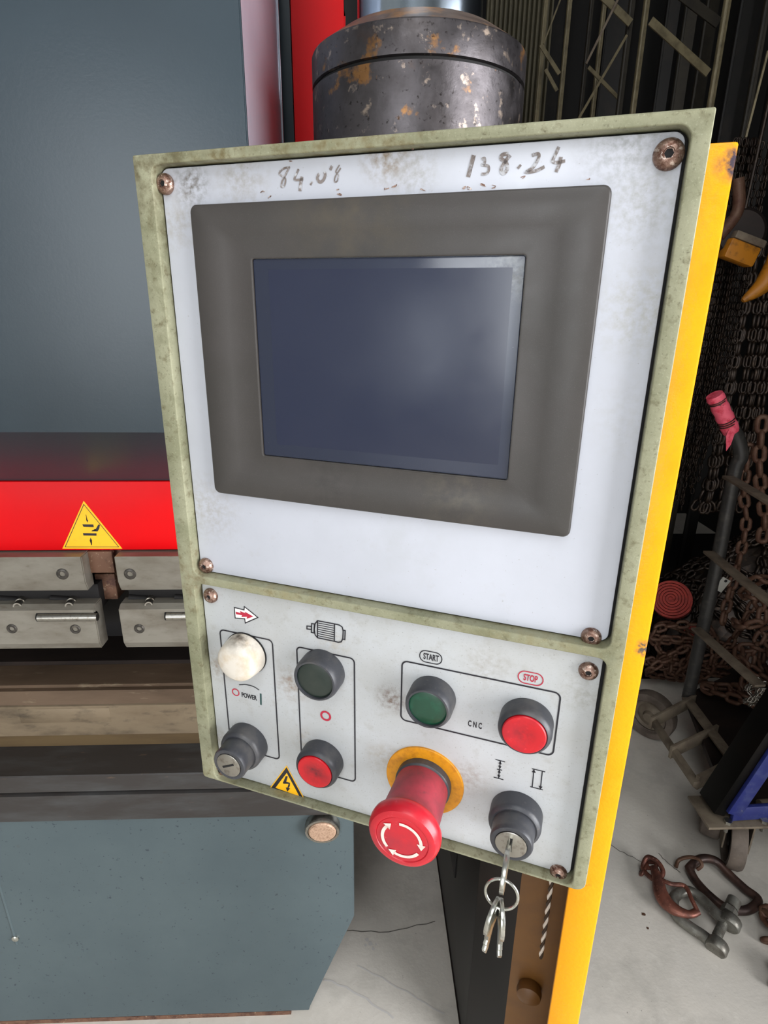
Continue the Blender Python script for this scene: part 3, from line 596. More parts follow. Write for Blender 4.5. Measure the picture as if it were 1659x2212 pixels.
q0, q1 = lp(586, 582, .0027), lp(1068, 1000, .0027)
bm = bmesh.new(); fill(bm, rrect(q0.x - .002, q1.y - .001, q1.x + .002, q0.y, .0003), .00276); flatpart(bm, 'display_area', M['screen_active'], bz)
# screws
def screw(u, v, r=.0058, parent=panel):
    p = lp(u, v, .002); mw = T(p.x, p.y, 0); bm = bmesh.new()
    lathe(bm, [(r * .98, 0), (r, .0008), (r * .93, .0022), (r * .76, .0033), (r * .52, .0040), (r * .36, .0042), (r * .33, .0030), (0, .0028)], mw, 28)
    s = finish(bm, 'plate_screw', M['screw'], parent)
    bm = bmesh.new(); lathe(bm, [(r * .31, .0031), (0, .0030)], mw, 6); finish(bm, 'screw_socket', M['gap'], s)
for u, v in [(354, 397), (1445, 332), (443, 1223), (1277, 1378), (453, 1288), (1271, 1452), (1206, 1887), (474, 1663)]:
    screw(u, v, .0066 if u > 1400 else .0058)

# ---- push buttons, lamp, key switches
def at(u, v, du=0, dv=0):
    p = lp(u, v); return p
def pushbutton(name, x, y, cap_mat, cap_name, raised, label=None, r=.0168, h=.0145):
    mw = T(x, y, 0); bm = bmesh.new()
    if raised: prof = [(r, 0), (r, h - .004), (r - .0006, h - .002), (r - .0022, h - .0002), (r - .0025, h), (r - .0032, h - .0006), (r - .0032, h - .004)]
    else: prof = [(r, 0), (r, h - .004), (r - .0006, h - .0015), (r - .0016, h), (r - .0028, h + .0001), (r - .0030, h - .0010), (r - .0030, h - .004)]
    lathe(bm, prof, mw, 56); b = finish(bm, name, M['blackplastic'], panel)
    if label: b['label'] = label
    bm = bmesh.new(); rc = r - .0033
    if raised: lathe(bm, [(rc, h - .004), (rc, h + .0004), (rc - .0006, h + .0010), (rc - .003, h + .0012), (rc * .5, h + .0006), (0, h + .0002)], mw, 48)
    else: lathe(bm, [(rc + .0003, h - .004), (rc + .0002, h - .0016), (rc - .0012, h - .0010), (rc * .5, h - .0008), (0, h - .0008)], mw, 48)
    c = finish(bm, cap_name, cap_mat, b); return b
rowA, rowB = PT - .3245, PT - .403
colx = lambda mm: mm / 1000 - .15
pushbutton('push_button', colx(108.3), rowA, M['greendark'], 'green_cap', False, 'charcoal button with grimy dark green cap')
pushbutton('push_button', colx(106.2), rowB, M['red'], 'red_cap', True, 'charcoal button with red cap in motor column')
pushbutton('push_button', colx(188.8), PT - .326, M['green'], 'green_cap', False, 'charcoal START button with clean green cap', .0158)
pushbutton('push_button', colx(250.6), PT - .3285, M['red'], 'red_cap', True, 'charcoal STOP button with red cap', .0168, .0135)
# white lamp
mw = T(colx(45.6), rowA, 0); bm = bmesh.new()
lathe(bm, [(.0172, 0), (.0172, .0012), (.0165, .0014)], mw, 56); lampb = finish(bm, 'signal_lamp', M['gap'], panel); lampb['label'] = 'round dirty white signal lamp'
bm = bmesh.new(); lathe(bm, [(.0168, .0012), (.0166, .0055), (.0155, .0125), (.0146, .0148), (.0126, .0162), (.007, .0168), (0, .017)], mw, 56); finish(bm, 'lamp_lens', M['white'], lampb)
# key switches
def keyswitch(x, y, label, ang, h2=.0275, tilt=(0, 0)):
    mw = T(x, y, 0) @ Matrix.Rotation(tilt[0], 4, 'X') @ Matrix.Rotation(tilt[1], 4, 'Y')
    bm = bmesh.new(); lathe(bm, [(.0174, 0), (.0174, .0105), (.0168, .0125), (.0150, .0138), (.0138, .0136)], T(x, y, 0), 56); b = finish(bm, 'key_switch', M['blackplastic'], panel); b['label'] = label
    bm = bmesh.new(); lathe(bm, [(.0140, .010), (.0136, h2 - .004), (.0138, h2 - .002), (.0130, h2 - .0004), (.0112, h2), (.0103, h2 - .0003), (.0100, h2 - .001)], mw, 56); finish(bm, 'lock_barrel', M['blackplastic'], b)
    bm = bmesh.new(); lathe(bm, [(.0101, h2 - .002), (.0100, h2 + .0002), (.0094, h2 + .0005), (0, h2 + .0005)], mw, 48); finish(bm, 'lock_face', M['steel'], b)
    bm = bmesh.new(); box(bm, -.0055, .0055, -.0008, .0008, h2 + .0003, h2 + .0007, mw @ Matrix.Rotation(ang, 4, 'Z')); finish(bm, 'keyhole', M['gap'], b)
keyswitch(colx(41.2), PT - .4065, 'left key switch with empty keyhole', math.radians(28))
keyswitch(colx(250.6), PT - .4035, 'right key switch holding a key', PI / 2)
# emergency stop
ex, ey = colx(185.6), PT - .3975; mw = T(ex, ey, 0)
bm = bmesh.new(); lathe(bm, [(.0283, 0), (.0283, .0012), (.0278, .0016), (.0195, .0016)], mw, 64); es = finish(bm, 'emergency_stop', M['yellowdisc'], panel); es['label'] = 'red mushroom emergency stop on a round yellow disc'
bm = bmesh.new(); lathe(bm, [(.0198, .001), (.0198, .0065), (.0190, .0075), (.0180, .0078)], mw, 56); finish(bm, 'black_collar', M['blackplastic'], es)
bm = bmesh.new(); lathe(bm, [(.0186, .0070), (.0188, .0120), (.0194, .032), (.0200, .0375), (.0222, .0415)], mw, 64); finish(bm, 'mushroom_neck', M['estopdirty'], es)
bm = bmesh.new(); lathe(bm, [(.0222, .0415), (.0236, .0435), (.0240, .0465), (.0234, .0500), (.0216, .0525), (.0196, .0532), (.0176, .0532), (.0172, .0527), (.0168, .0530), (.010, .0533), (0, .0534)], mw, 72); finish(bm, 'mushroom_cap', M['estop'], es, 30)
bm = bmesh.new(); zf = .05355
for a0, a1 in ((98, 2), (-32, -112), (222, 140)):
    w_ = .0021; rm = .0128; seg = arc(ex, ey, rm, a0, a1, 14)
    stroke(bm, seg, w_, zf - .00012)
    s = -1 if a1 < a0 else 1; am = math.radians(a1); tang = Vector((-math.sin(am), math.cos(am))) * s; rad = Vector((math.cos(am), math.sin(am))); c0 = Vector((ex, ey)) + rad * rm
    fill(bm, [c0 + rad * .0028 - tang * .0004, c0 - rad * .0028 - tang * .0004, c0 + tang * .0042], zf)
flatpart(bm, 'rotation_arrows', M['arrowwhite'], es)

# ---- printed frames, symbols and lettering on the lower plate
def c3(x, y): return lp(400 + x / 3.16, 1200 + y / 3.16)
def c4(x, y): return lp(760 + x / 2.8603, 1350 + y / 2.8603)
def c7(x, y): return lp(430 + x / 5.027, 1260 + y / 5.027)
def c9(x, y): return lp(1020 + x / 5.027, 1620 + y / 5.027)
LW = .0011
bm = bmesh.new()
def frame(p0, p1, p2):
    x0 = p0.x; y1 = (p0.y + p1.y) / 2; x1 = (p1.x + p2.x) / 2; y0 = p2.y; return rrect(x0, y0, x1, y1, .0035, 5)
stroke(bm, frame(lp(475, 1359.5), lp(594, 1384), lp(598.5, 1639)), LW, closed=True)
stroke(bm, frame(lp(641, 1398), lp(769.6, 1422), lp(764, 1688)), LW, closed=True)
a_, b_, c_ = lp(871, 1427), lp(1211, 1497.5), lp(1195, 1632)
stroke(bm, rrect((a_.x + lp(864, 1552).x) / 2, (c_.y + lp(880, 1558).y) / 2, (b_.x + c_.x) / 2, (a_.y + b_.y) / 2, .004, 5), LW, closed=True)
flatpart(bm, 'printed_group_frames', M['ink'], low)
# supply arrow
OUT = [(385, 262), (490, 288), (494, 252), (640, 370), (503, 430), (498, 384), (394, 376)]
bm = bmesh.new(); fill(bm, [c7(*p).xy for p in OUT], INKH); flatpart(bm, 'arrow_ground', M['inkwhite'], low)
bm = bmesh.new(); stroke(bm, [c7(*p).xy for p in OUT], .0008, closed=True); flatpart(bm, 'supply_arrow_outline', M['ink'], low)
bm = bmesh.new()
RP = [c7(*p).xy for p in [(400, 306), (455, 322), (446, 300), (508, 324), (498, 306), (592, 360), (518, 384), (524, 362), (462, 364), (470, 346), (404, 334)]]
fill(bm, RP, INKH * 2.4); flatpart(bm, 'supply_arrow_core', M['inkred'], low)
# motor
bm = bmesh.new()
for pts, cl in (([(1173, 462), (1173, 494), (1222, 502), (1222, 468)], True), ([(1224, 436), (1222, 532), (1250, 538), (1254, 440)], True),
                ([(1288, 405), (1262, 436), (1252, 500), (1262, 560), (1288, 590)], False), ([(1288, 405), (1472, 440), (1470, 628), (1288, 590)], True),
                ([(1472, 440), (1525, 452), (1556, 474), (1566, 520), (1562, 600), (1545, 634), (1515, 640), (1470, 628)], False), ([(1568, 508), (1588, 512), (1584, 610), (1564, 606)], False)):
    stroke(bm, [c7(*p).xy for p in pts], .0009, closed=cl)
for i in range(1, 8):
    t = i / 8; stroke(bm, [c7(1288, 405 + 185 * t).xy, c7(1471, 440 + 188 * t).xy], .0006)
flatpart(bm, 'motor_symbol', M['ink'], low)
# POWER row
bm = bmesh.new(); stroke(bm, [c7(*p).xy for p in [(436, 1101), (500, 1097), (560, 1108), (610, 1128), (654, 1158)]], .0008); flatpart(bm, 'turn_arc_symbol', M['ink'], low)
bm = bmesh.new(); c = c7(399, 1182); stroke(bm, arc(c.x, c.y, .0029, 0, 345, 23), .0009, closed=True); flatpart(bm, 'off_circle_symbol', M['inkred'], low)
bm = bmesh.new(); stroke(bm, [c7(671, 1196).xy, c7(674, 1318).xy], .0014); flatpart(bm, 'on_bar_symbol', M['inkgreen'], low)
pa, pb = c7(466, 1235), c7(632, 1272); pb.y = pa.y = (pa.y + pb.y) / 2; text_mesh('power_lettering', 'POWER', pa.xy, pb.xy, .0044, M['ink'], low, .03)
bm = bmesh.new(); c = c3(960, 1094); stroke(bm, arc(c.x, c.y, .0036, 0, 345, 23), .0016, closed=True); flatpart(bm, 'off_circle_symbol', M['inkred'], low)
# START / STOP / CNC
def pill(p0, p1, hh, m, name):
    y = (p0.y + p1.y) / 2; bm = bmesh.new(); stroke(bm, rrect(p0.x, y - hh, p1.x, y + hh, hh * .98, 8), .0007, closed=True); flatpart(bm, name, m, low); return y
y = pill(c4(420, 186), c4(557, 213), .0043, M['ink'], 'start_outline'); text_mesh('start_lettering', 'START', (c4(442, 0).x if False else c4(442, 210).x, y - .0023), (c4(538, 220).x, y - .0023), .0048, M['ink'], low, .03)
y = pill(c4(1028, 316), c4(1182, 342), .0043, M['inkred'], 'stop_outline'); text_mesh('stop_lettering', 'STOP', (c4(1060, 335).x, y - .0023), (c4(1148, 345).x, y - .0023), .0048, M['inkred'], low, .03)
p = c4(717, 626); q = c4(803, 640); text_mesh('cnc_lettering', 'C N C', (p.x, (p.y + q.y) / 2), (q.x, (p.y + q.y) / 2), .0048, M['ink'], low, .03)
# stroke symbols above the right key switch
bm = bmesh.new()
def ln(*pts): stroke(bm, [c9(*p).xy for p in pts], .0007)
def head(tip, back, w=.0011):
    t, b = c9(*tip).xy, c9(*back).xy; d = (t - b).normalized(); n_ = Vector((-d.y, d.x)); fill(bm, [t, t - d * .0026 + n_ * w, t - d * .0026 - n_ * w], INKH * 2)
ln((254, 102), (358, 128)); ln((234, 293), (340, 321)); ln((270, 207), (326, 218)); ln((307, 118), (298, 205)); ln((296, 212), (288, 304))
head((307, 116), (298, 205)); head((299, 206), (307, 116)); head((297, 212), (288, 304)); head((288, 305), (297, 212))
ln((652, 202), (794, 236)); ln((630, 396), (768, 432)); ln((672, 210), (652, 400)); ln((762, 232), (741, 424)); head((673, 208), (652, 400), .0013); head((740, 426), (762, 232), .0013)
flatpart(bm, 'stroke_mode_symbols', M['ink'], low)
# high voltage sticker
bm = bmesh.new(); tri = [c3(693, 1432).xy, c3(573, 1592).xy, c3(828, 1682).xy]
fill(bm, tri, .00025); st2 = flatpart(bm, 'voltage_warning_sticker', M['stickeryellow'], panel)
cc = (tri[0] + tri[1] + tri[2]) / 3
bm = bmesh.new(); O = [cc + (p - cc) * .92 for p in tri]; I_ = [cc + (p - cc) * .64 for p in tri]
A = [bm.verts.new((p.x, p.y, .00034)) for p in O]; B = [bm.verts.new((p.x, p.y, .00034)) for p in I_]
for i in range(3): bm.faces.new((A[i], A[(i + 1) % 3], B[(i + 1) % 3], B[i]))
flatpart(bm, 'border_band', M['ink'], st2)
bm = bmesh.new(); 
for q in ([(688, 1503), (702, 1506), (690, 1548), (667, 1553)], [(690, 1541), (717, 1550), (714, 1556), (676, 1556), (667, 1552)], [(717, 1550), (716, 1572), (706, 1586), (699, 1583), (706, 1560)], [(688, 1580), (718, 1588), (698, 1610)]):
    fill(bm, [c3(*p).xy for p in q], .00036)
flatpart(bm, 'lightning_symbol', M['ink'], st2)
# hand-written figures above the screen
def c8(x, y): return lp(560 + x / 2.2419, 280 + y / 2.2419)
bm = bmesh.new()
def hw(pts, w):
    ps = catmull([Vector((a, b, 0)) for a, b in pts], 5) if len(pts) > 2 else [Vector((a, b, 0)) for a, b in pts]
    stroke(bm, [c8(p.x, p.y).xy for p in ps], w * .85)
hw([(150, 182), (118, 190), (98, 212), (112, 226), (128, 240), (122, 272), (108, 276), (112, 250), (128, 220), (146, 184)], .0012)
hw([(192, 192), (176, 226), (172, 242), (188, 244), (214, 240)], .0014); hw([(208, 228), (202, 262), (198, 298)], .0022)
hw([(250, 256), (257, 262)], .0026)
hw([(292, 212), (282, 236), (294, 254), (310, 246), (320, 222), (316, 204)], .0018)
hw([(354, 176), (344, 196)], .0018); hw([(390, 172), (378, 190), (372, 206), (384, 222), (378, 250), (366, 252), (368, 230), (384, 204), (396, 186)], .0009)
flatpart(bm, 'handwritten_number', M['marker'], up)
bm = bmesh.new()
hw([(1040, 124), (1026, 176), (1012, 230)], .0024)
hw([(1078, 144), (1092, 140), (1092, 162), (1082, 172), (1108, 176), (1112, 196), (1100, 214), (1076, 216)], .0015)
hw([(1208, 118), (1180, 122), (1172, 140), (1196, 160), (1202, 190), (1184, 212), (1172, 196), (1188, 160), (1216, 124)], .0020)
hw([(1256, 176), (1264, 184)], .0024)
hw([(1322, 126), (1352, 118), (1352, 142), (1326, 184), (1294, 206), (1340, 200), (1382, 180)], .0017)
hw([(1452, 84), (1434, 124), (1422, 152), (1440, 160), (1482, 152)], .0017); hw([(1462, 132), (1454, 168), (1438, 206)], .0020)
flatpart(bm, 'handwritten_number', M['marker'], up)
# chipped paint crumbs above the screen
bm = bmesh.new()
for (x, y) in [(22, 300), (50, 328), (375, 290), (385, 310), (620, 290), (655, 272), (790, 290), (1000, 284), (1020, 280), (1082, 268), (1140, 276), (1590, 242), (160, 158), (755, 96), (1275, 232)]:
    pts = [(x + random.uniform(-14, 14), y + random.uniform(-9, 9)) for _ in range(4)]; hw(pts, random.uniform(.0003, .0006))
flatpart(bm, 'paint_scratches', M['screw'], up)

# ================================================================== KEYS
kx, ky = colx(250.6), PT - .4035
def key_mesh(bm, mw, blade=True):
    # key lies in its own x (length) / y (height) plane, thickness z
    t = .0014
    outline = [(.0, .0035), (.006, .0085), (.014, .0105), (.022, .0095), (.027, .005), (.028, 0), (.027, -.005), (.022, -.0095), (.014, -.0105), (.006, -.0085), (0, -.0035)]
    if blade: outline = [(-.022, 0.0005), (-.020, .0032), (-.006, .0034)] + outline + [(-.004, -.0034), (-.006, -.002), (-.009, -.0034), (-.012, -.0018), (-.015, -.0032), (-.020, -.001)]
    hole = [(.021 + .0028 * math.cos(a * PI / 6), .0028 * math.sin(a * PI / 6)) for a in range(12)]
    cu = bpy.data.curves.new('k', 'CURVE'); cu.dimensions = '2D'; cu.fill_mode = 'BOTH'; cu.extrude = t - .0003; cu.bevel_depth = .0003; cu.bevel_resolution = 1
    for lp_ in (outline, hole):
        s = cu.splines.new('POLY'); s.points.add(len(lp_) - 1); s.use_cyclic_u = True
        for p_, q in zip(s.points, lp_): p_.co = (q[0], q[1], 0, 1)
    o = bpy.data.objects.new('tmp', cu); COL.objects.link(o); bpy.context.view_layer.update()
    me = bpy.data.meshes.new_from_object(o.evaluated_get(bpy.context.evaluated_depsgraph_get())); bpy.data.objects.remove(o); me.transform(mw)
    bm.from_mesh(me)
# inserted key: length along the panel normal, tall plane vertical
h0 = .0295
def place_key(name, label, Mloc, blade):
    bm = bmesh.new(); key_mesh(bm, Matrix(), blade); o = finish(bm, name, M['bright'], None, 40); o.matrix_world = PM @ Mloc
    return tag(o, label, 'key')
Kin = Matrix(((0, 0, 1, kx - .001), (0, 1, 0, ky - .001), (1, 0, 0, h0), (0, 0, 0, 1)))
place_key('key', 'nickel key pushed into the right key switch', Kin @ Matrix.Rotation(math.radians(-8), 4, 'Z'), True)
hole_w = (PM @ Kin @ Matrix.Rotation(math.radians(-8), 4, 'Z')) @ Vector((.021, 0, 0))
# ring hangs through the hole
rr_ = .0098
bm = bmesh.new(); tube(bm, [(rr_ * math.cos(2 * PI * i / 48), rr_ * math.sin(2 * PI * i / 48), .0004 * math.sin(2 * PI * i / 48)) for i in range(48)], .0009, 8, closed=True)
ring_o = finish(bm, 'key_ring', M['bright']); tag(ring_o, 'round wire ring hanging from the key in the switch', 'key ring')
# its plane contains the hole; lower point hangs forward-down
rx = PAX.normalized(); ry = (Vector((0, 0, 1)) * .97 + PN * .24).normalized(); rz = rx.cross(ry).normalized()
rc_ = hole_w - ry * rr_ * .98
ring_o.matrix_world = Matrix(((rx.x, ry.x, rz.x, rc_.x), (rx.y, ry.y, rz.y, rc_.y), (rx.z, ry.z, rz.z, rc_.z), (0, 0, 0, 1)))
low_pt = rc_ - ry * rr_
for i, (sx, ang, lab) in enumerate(((-.0032, 5, 'spare nickel key hanging left on the wire ring'), (.0012, -2, 'spare nickel key hanging right on the wire ring'))):
    # length downwards, thin side towards the camera
    d = (Vector((0, 0, -1)) + PAX * math.tan(math.radians(-ang)) ).normalized(); n_ = (PAX * .97 + PN * .25 * (1 if i else -1)).normalized(); n_ = (n_ - d * n_.dot(d)).normalized(); y_ = n_.cross(d)
    org = low_pt + PAX * sx + d * .0215
    Mx = Matrix(((-d.x, y_.x, n_.x, org.x), (-d.y, y_.y, n_.y, org.y), (-d.z, y_.z, n_.z, org.z), (0, 0, 0, 1)))
    bm = bmesh.new(); key_mesh(bm, Matrix.Scale(.92, 4), True); o = finish(bm, 'key', M['bright'], None, 40); o.matrix_world = Mx; tag(o, lab, 'key')

# ================================================================== CHAINS
def link_mesh(name, L, Wd, r, m, n=8, seg=6):
    """one chain link, long axis x"""
    bm = bmesh.new(); a = L / 2 - Wd / 2; R = Wd / 2 - r; pts = []
    for i in range(seg + 1): t = -PI / 2 + PI * i / seg; pts.append((a + R * math.cos(t), R * math.sin(t), 0))
    for i in range(seg + 1): t = PI / 2 + PI * i / seg; pts.append((-a + R * math.cos(t), R * math.sin(t), 0))
    tube(bm, pts, r, n, closed=True)
    bmesh.ops.recalc_face_normals(bm, faces=bm.faces)
    for f in bm.faces: f.smooth = True
    me = bpy.data.meshes.new(name); bm.to_mesh(me); bm.free(); me.materials.append(m); return me
def resample(pts, step):
    pts = [Vector(p) for p in pts]; out = [pts[0].copy()]; need = step
    for a, b in zip(pts, pts[1:]):
        L = (b - a).length; pos = 0
        while L - pos >= need: pos += need; out.append(a.lerp(b, pos / L)); need = step
        need -= (L - pos)
    return out
def link_mats(pts, pitch, twist=0):
    P_ = resample(pts, pitch); out = []
    for i, (a, b) in enumerate(zip(P_, P_[1:])):
        mm = axis_matrix((a + b) / 2, b - a) ; rot = Matrix(((0, 0, 1, 0), (0, 1, 0, 0), (-1, 0, 0, 0), (0, 0, 0, 1)))
        out.append(mm @ Matrix.Rotation((i % 2) * PI / 2 + twist, 4, 'Z') @ Matrix.Rotation(-PI / 2, 4, 'Y'))
    return out
def chain(name, label, pts, L, Wd, r, m, group=None, joined=False, twist=.4, cat='chain', smooth=True):
    pts = catmull(pts, 10) if smooth and len(pts) > 2 else [Vector(p) for p in pts]
    me = link_mesh('link', L, Wd, r, m); ms = link_mats(pts, L - 2 * r * 1.05, twist)
    o = thing(name, label, cat, group); o.location = pts[-1]
    inv = Matrix.Translation(-pts[-1])
    for mm in ms:
        c_ = bpy.data.objects.new('chain_link', me); link(c_, o); c_.matrix_basis = inv @ mm
    return o
def chain_stuff(name, label, strands, L, Wd, r, m, cat='chains'):
    proto = link_mesh('p', L, Wd, r, m, 5, 3); bm = bmesh.new()
    for pts in strands:
        for mm in link_mats(catmull(pts, 6) if len(pts) > 2 else pts, L - 2 * r * 1.05, random.uniform(0, 1.5)):
            t_ = proto.copy(); t_.transform(mm); bm.from_mesh(t_); bpy.data.meshes.remove(t_)
    me = bpy.data.meshes.new(name); bm.to_mesh(me); bm.free(); me.materials.append(m)
    o = link(bpy.data.objects.new(name, me)); return tag(o, label, cat, kind='stuff')

# ---- hand cart
cart = thing('hand_cart', 'charcoal steel hand cart with pink taped handle and blue corner frame', 'cart'); cart.location = (1.05, 1.5, 0)
CI = T(-1.05, -1.5, 0)
def cpart(bm, name, m, label=None, angle=38, parent=None):
    for v in bm.verts: v.co = CI @ v.co
    o = finish(bm, name, m, parent or cart, angle)
    if label: o['label'] = label
    return o
f0 = onZ(1487, 1503, .2); PY = f0.y
t1 = onY(1598, 985, PY); 
top = onY(1560, 905, PY)
bm = bmesh.new(); pth = [(f0.x, f0.y, .19), (f0.x, f0.y, .7), (t1.x - .005, PY, t1.z - .06), (t1.x, PY - .005, t1.z), tuple(onY(1592, 945, PY)), tuple(onY(1572, 912, PY))]
tube(bm, catmull(pth, 8), .021, 16); cpart(bm, 'left_upright', M['tube'])
ha, hb = onY(1580, 932, PY), onY(1543, 853, PY)
bm = bmesh.new(); pts = [ha.lerp(hb, i / 12) for i in range(13)]; tube(bm, pts, [.0235 + .0012 * (i % 3) for i in range(13)], 16); hg = cpart(bm, 'handle_grip', M['pink'], 'worn pink tape wrapped handle')
for t0 in (.16, .2, .7, .75, .80):
    bm = bmesh.new(); q_ = ha.lerp(hb, 1 - t0); dd = (hb - ha).normalized(); n0 = len(bm.verts)
    lathe(bm, [(.0246, 0), (.0262, .001), (.0262, .0032), (.0246, .0042)], axis_matrix(q_, dd), 20, random.uniform(-2.6, -2.0), random.uniform(.2, .9)); cpart(bm, 'tape_crease', M['masterlink'], parent=hg)
bm = bmesh.new(); d_ = ha + Vector((-.02, -.022, 0))
prism(bm, [(d_.x, d_.z + .03), (d_.x + .018, d_.z + .01), (d_.x + .012, d_.z - .035), (d_.x + .002, d_.z - .055), (d_.x - .008, d_.z - .01)], d_.y - .001, d_.y + .001, 'Y'); cpart(bm, 'loose_tape_end', M['pink'])
g0 = onZ(1567, 1760, .2)
for nm, (u0, v0), (u1, v1), hgt in (('cross_bar', (1572, 1030), (1700, 1105), .02), ('cross_bar', (1530, 1192), (1690, 1322), .03), ('cross_bar', (1503, 1357), (1642, 1482), .03), ('cross_bar', (1483, 1508), (1592, 1655), .035)):
    A_ = onY(u0, v0, PY - .02); Zb = A_.z; B_ = onZ(u1, v1, Zb)
    if B_.y < 0.9 or Zb > 1.2: B_ = Vector((.93, 1.3, Zb))
    bm = bmesh.new(); beam(bm, A_, B_, hgt, .008, bev=.001) if False else beam(bm, A_, B_, .034, .008, (0, 0, 1), .001); cpart(bm, nm, M['flat'])
zb_ = .195
def fl(u, v, z=zb_): return onZ(u, v, z)
for (a_, b_) in (((1500, 1512), (1405, 1562)), ((1548, 1578), (1448, 1625)), ((1592, 1645), (1505, 1690))):
    bm = bmesh.new(); beam(bm, fl(*a_), fl(*b_), .01, .045, (0, 0, 1), .001); cpart(bm, 'base_slat', M['flat'])
bm = bmesh.new(); beam(bm, fl(1410, 1556), fl(1505, 1695), .02, .02, (0, 0, 1), .002); cpart(bm, 'base_rail', M['flat'])
bm = bmesh.new(); beam(bm, fl(1500, 1508, .17), fl(1600, 1660, .17), .05, .03, (0, 0, 1), .002); cpart(bm, 'base_rail', M['darkbrown'])
# deck the chains lie on
bm = bmesh.new(); dk = [Vector((f0.x, f0.y + .02, 0)), Vector((1.02, 1.24, 0)), Vector((1.56, 1.22, 0)), Vector((1.58, 1.95, 0))]
prism(bm, [(p.x, p.y) for p in dk], .17, .19, 'Z'); cpart(bm, 'deck', M['darkbrown'])
# right frame: leaning channel, dark side and blue front
q0 = onZ(1567, 1763, .2); q1 = onY(1700, 1565, q0.y)
bm = bmesh.new(); dv = (q1 - q0).normalized(); A_ = q0 + Vector((-.004, .05, .0)); beam(bm, A_ + Vector((-.012, -.01, .0)), A_ + dv * .8 + Vector((-.012, -.01, 0)), .034, .075, (0, 1, 0), .003); cpart(bm, 'corner_frame', M['blackpaint'])
bm = bmesh.new(); beam(bm, q0 + Vector((.018, -.002, .01)), q0 + dv * .8 + Vector((.018, -.002, .01)), .04, .012, (0, 1, 0), .002); cpart(bm, 'corner_frame_face', M['blue'], 'chipped blue front face')
bm = bmesh.new(); w0 = onZ(1580, 1764, .2); beam(bm, w0 + Vector((0, 0, .012)), w0 + Vector((.4, .02, .012)), .045, .012, (0, 1, 0), .002); cpart(bm, 'lower_rail', M['blue'], 'chipped blue lower rail')
bm = bmesh.new(); w1 = onZ(1640, 1738, .21); tube(bm, [w1, w1 + Vector((.35, .02, 0))], .014, 12); cpart(bm, 'cross_tube', M['flat'])
w2 = onZ(1572, 1785, .19)
bm = bmesh.new(); box(bm, w2.x - .05, w2.x + .35, w2.y, w2.y + .11, .178, .186, None, .001); cpart(bm, 'caster_plate', M['flat'])
for dx in (.0, .10, .22):
    bm = bmesh.new(); tube(bm, [(w2.x + dx + .01, w2.y + .015, .155), (w2.x + dx + .01, w2.y + .015, .188)], .005, 8); tube(bm, [(w2.x + dx + .01, w2.y + .015, .186), (w2.x + dx + .01, w2.y + .015, .195)], .011, 6); cpart(bm, 'plate_bolt', M['bright'])
def wheel(c, r, w, ax, name='wheel', hubr=.4):
    mw = axis_matrix(c, ax); bm = bmesh.new()
    lathe(bm, [(r * .62, -w / 2), (r * .9, -w / 2), (r * .97, -w * .42), (r, -w * .25), (r, w * .25), (r * .97, w * .42), (r * .9, w / 2), (r * .72, w / 2), (r * .66, w * .3), (r * .62, w * .3)], mw, 40)
    t_ = cpart(bm, name, M['tyre'])
    bm = bmesh.new(); lathe(bm, [(0, -w * .52), (r * .2, -w * .52), (r * .22, -w * .3), (r * .64, -w * .25), (r * .64, w * .2), (r * .5, w * .12), (r * .24, w * .3), (r * .18, w * .56), (0, w * .56)], mw, 32)
    cpart(bm, 'wheel_hub', M['flat'], parent=t_)
wheel((1.06, 1.76, .09), .09, .05, (-.75, -.66, 0))
wheel((1.06, 1.34, .088), .088, .055, (.8, -.6, 0))
# caster with open ring wheel
cc_ = Vector((w2.x + .075, w2.y + .055, .078)); mw = axis_matrix(cc_, (-.9, .43, 0)); bm = bmesh.new()
lathe(bm, [(.062, -.02), (.074, -.02), (.078, -.012), (.078, .012), (.074, .02), (.062, .02), (.058, .0), (.062, -.02)], mw, 40); cs = cpart(bm, 'caster_wheel', M['tyre'])
bm = bmesh.new(); lathe(bm, [(0, -.015), (.02, -.015), (.02, .015), (0, .015)], mw, 20); lathe(bm, [(.0, -.004), (.06, -.004), (.06, .004), (0, .004)], mw, 20); cpart(bm, 'caster_hub', M['blackpaint'], parent=cs)
bm = bmesh.new(); box(bm, -.002, .002, -.03, .03, -.01, .1, T(cc_.x - .03, cc_.y + .012, cc_.z) @ Matrix.Rotation(-.45, 4, 'Z')); box(bm, -.002, .002, -.03, .03, -.01, .1, T(cc_.x + .03, cc_.y - .012, cc_.z) @ Matrix.Rotation(-.45, 4, 'Z')); cpart(bm, 'caster_fork', M['flat'], parent=cs)

# ---- chains on and around the cart
def heap(cx_, cy_, cz_, rx, ry, rz, n, seed):
    rnd = random.Random(seed); pts = []
    for i in range(n): pts.append((cx_ + rx * rnd.uniform(-1, 1), cy_ + ry * rnd.uniform(-1, 1), cz_ + rz * abs(rnd.gauss(0, .6))))
    return pts
chain('steel_chain', 'heavy brown chain hanging beside the cart upright', [onY(1620, 960, 1.95), onY(1606, 1060, 1.95), onY(1612, 1130, 1.95), onY(1590, 1235, 1.95), onY(1572, 1300, 1.9), onY(1556, 1365, 1.85)], .062, .040, .0075, M['chainrust'])
chain('steel_chain', 'heavy brown chain lying loose on the cart deck', heap(1.36, 1.6, .22, .15, .2, .16, 26, 3), .062, .040, .0075, M['chainrust'])
chain('steel_chain', 'brown chain heaped behind the cart upright', heap(1.34, 2.03, .03, .2, .06, .24, 24, 9), .055, .036, .0065, M['chainrust'])
chain('steel_chain', 'brown chain draped over the top of the cart heap', [onY(1584, 1345, 1.7), onY(1610, 1352, 1.62), onY(1650, 1340, 1.6), onY(1640, 1300, 1.65), onY(1600, 1280, 1.75), onY(1640, 1250, 1.7), onY(1690, 1260, 1.7)], .062, .040, .0075, M['chainrust'])
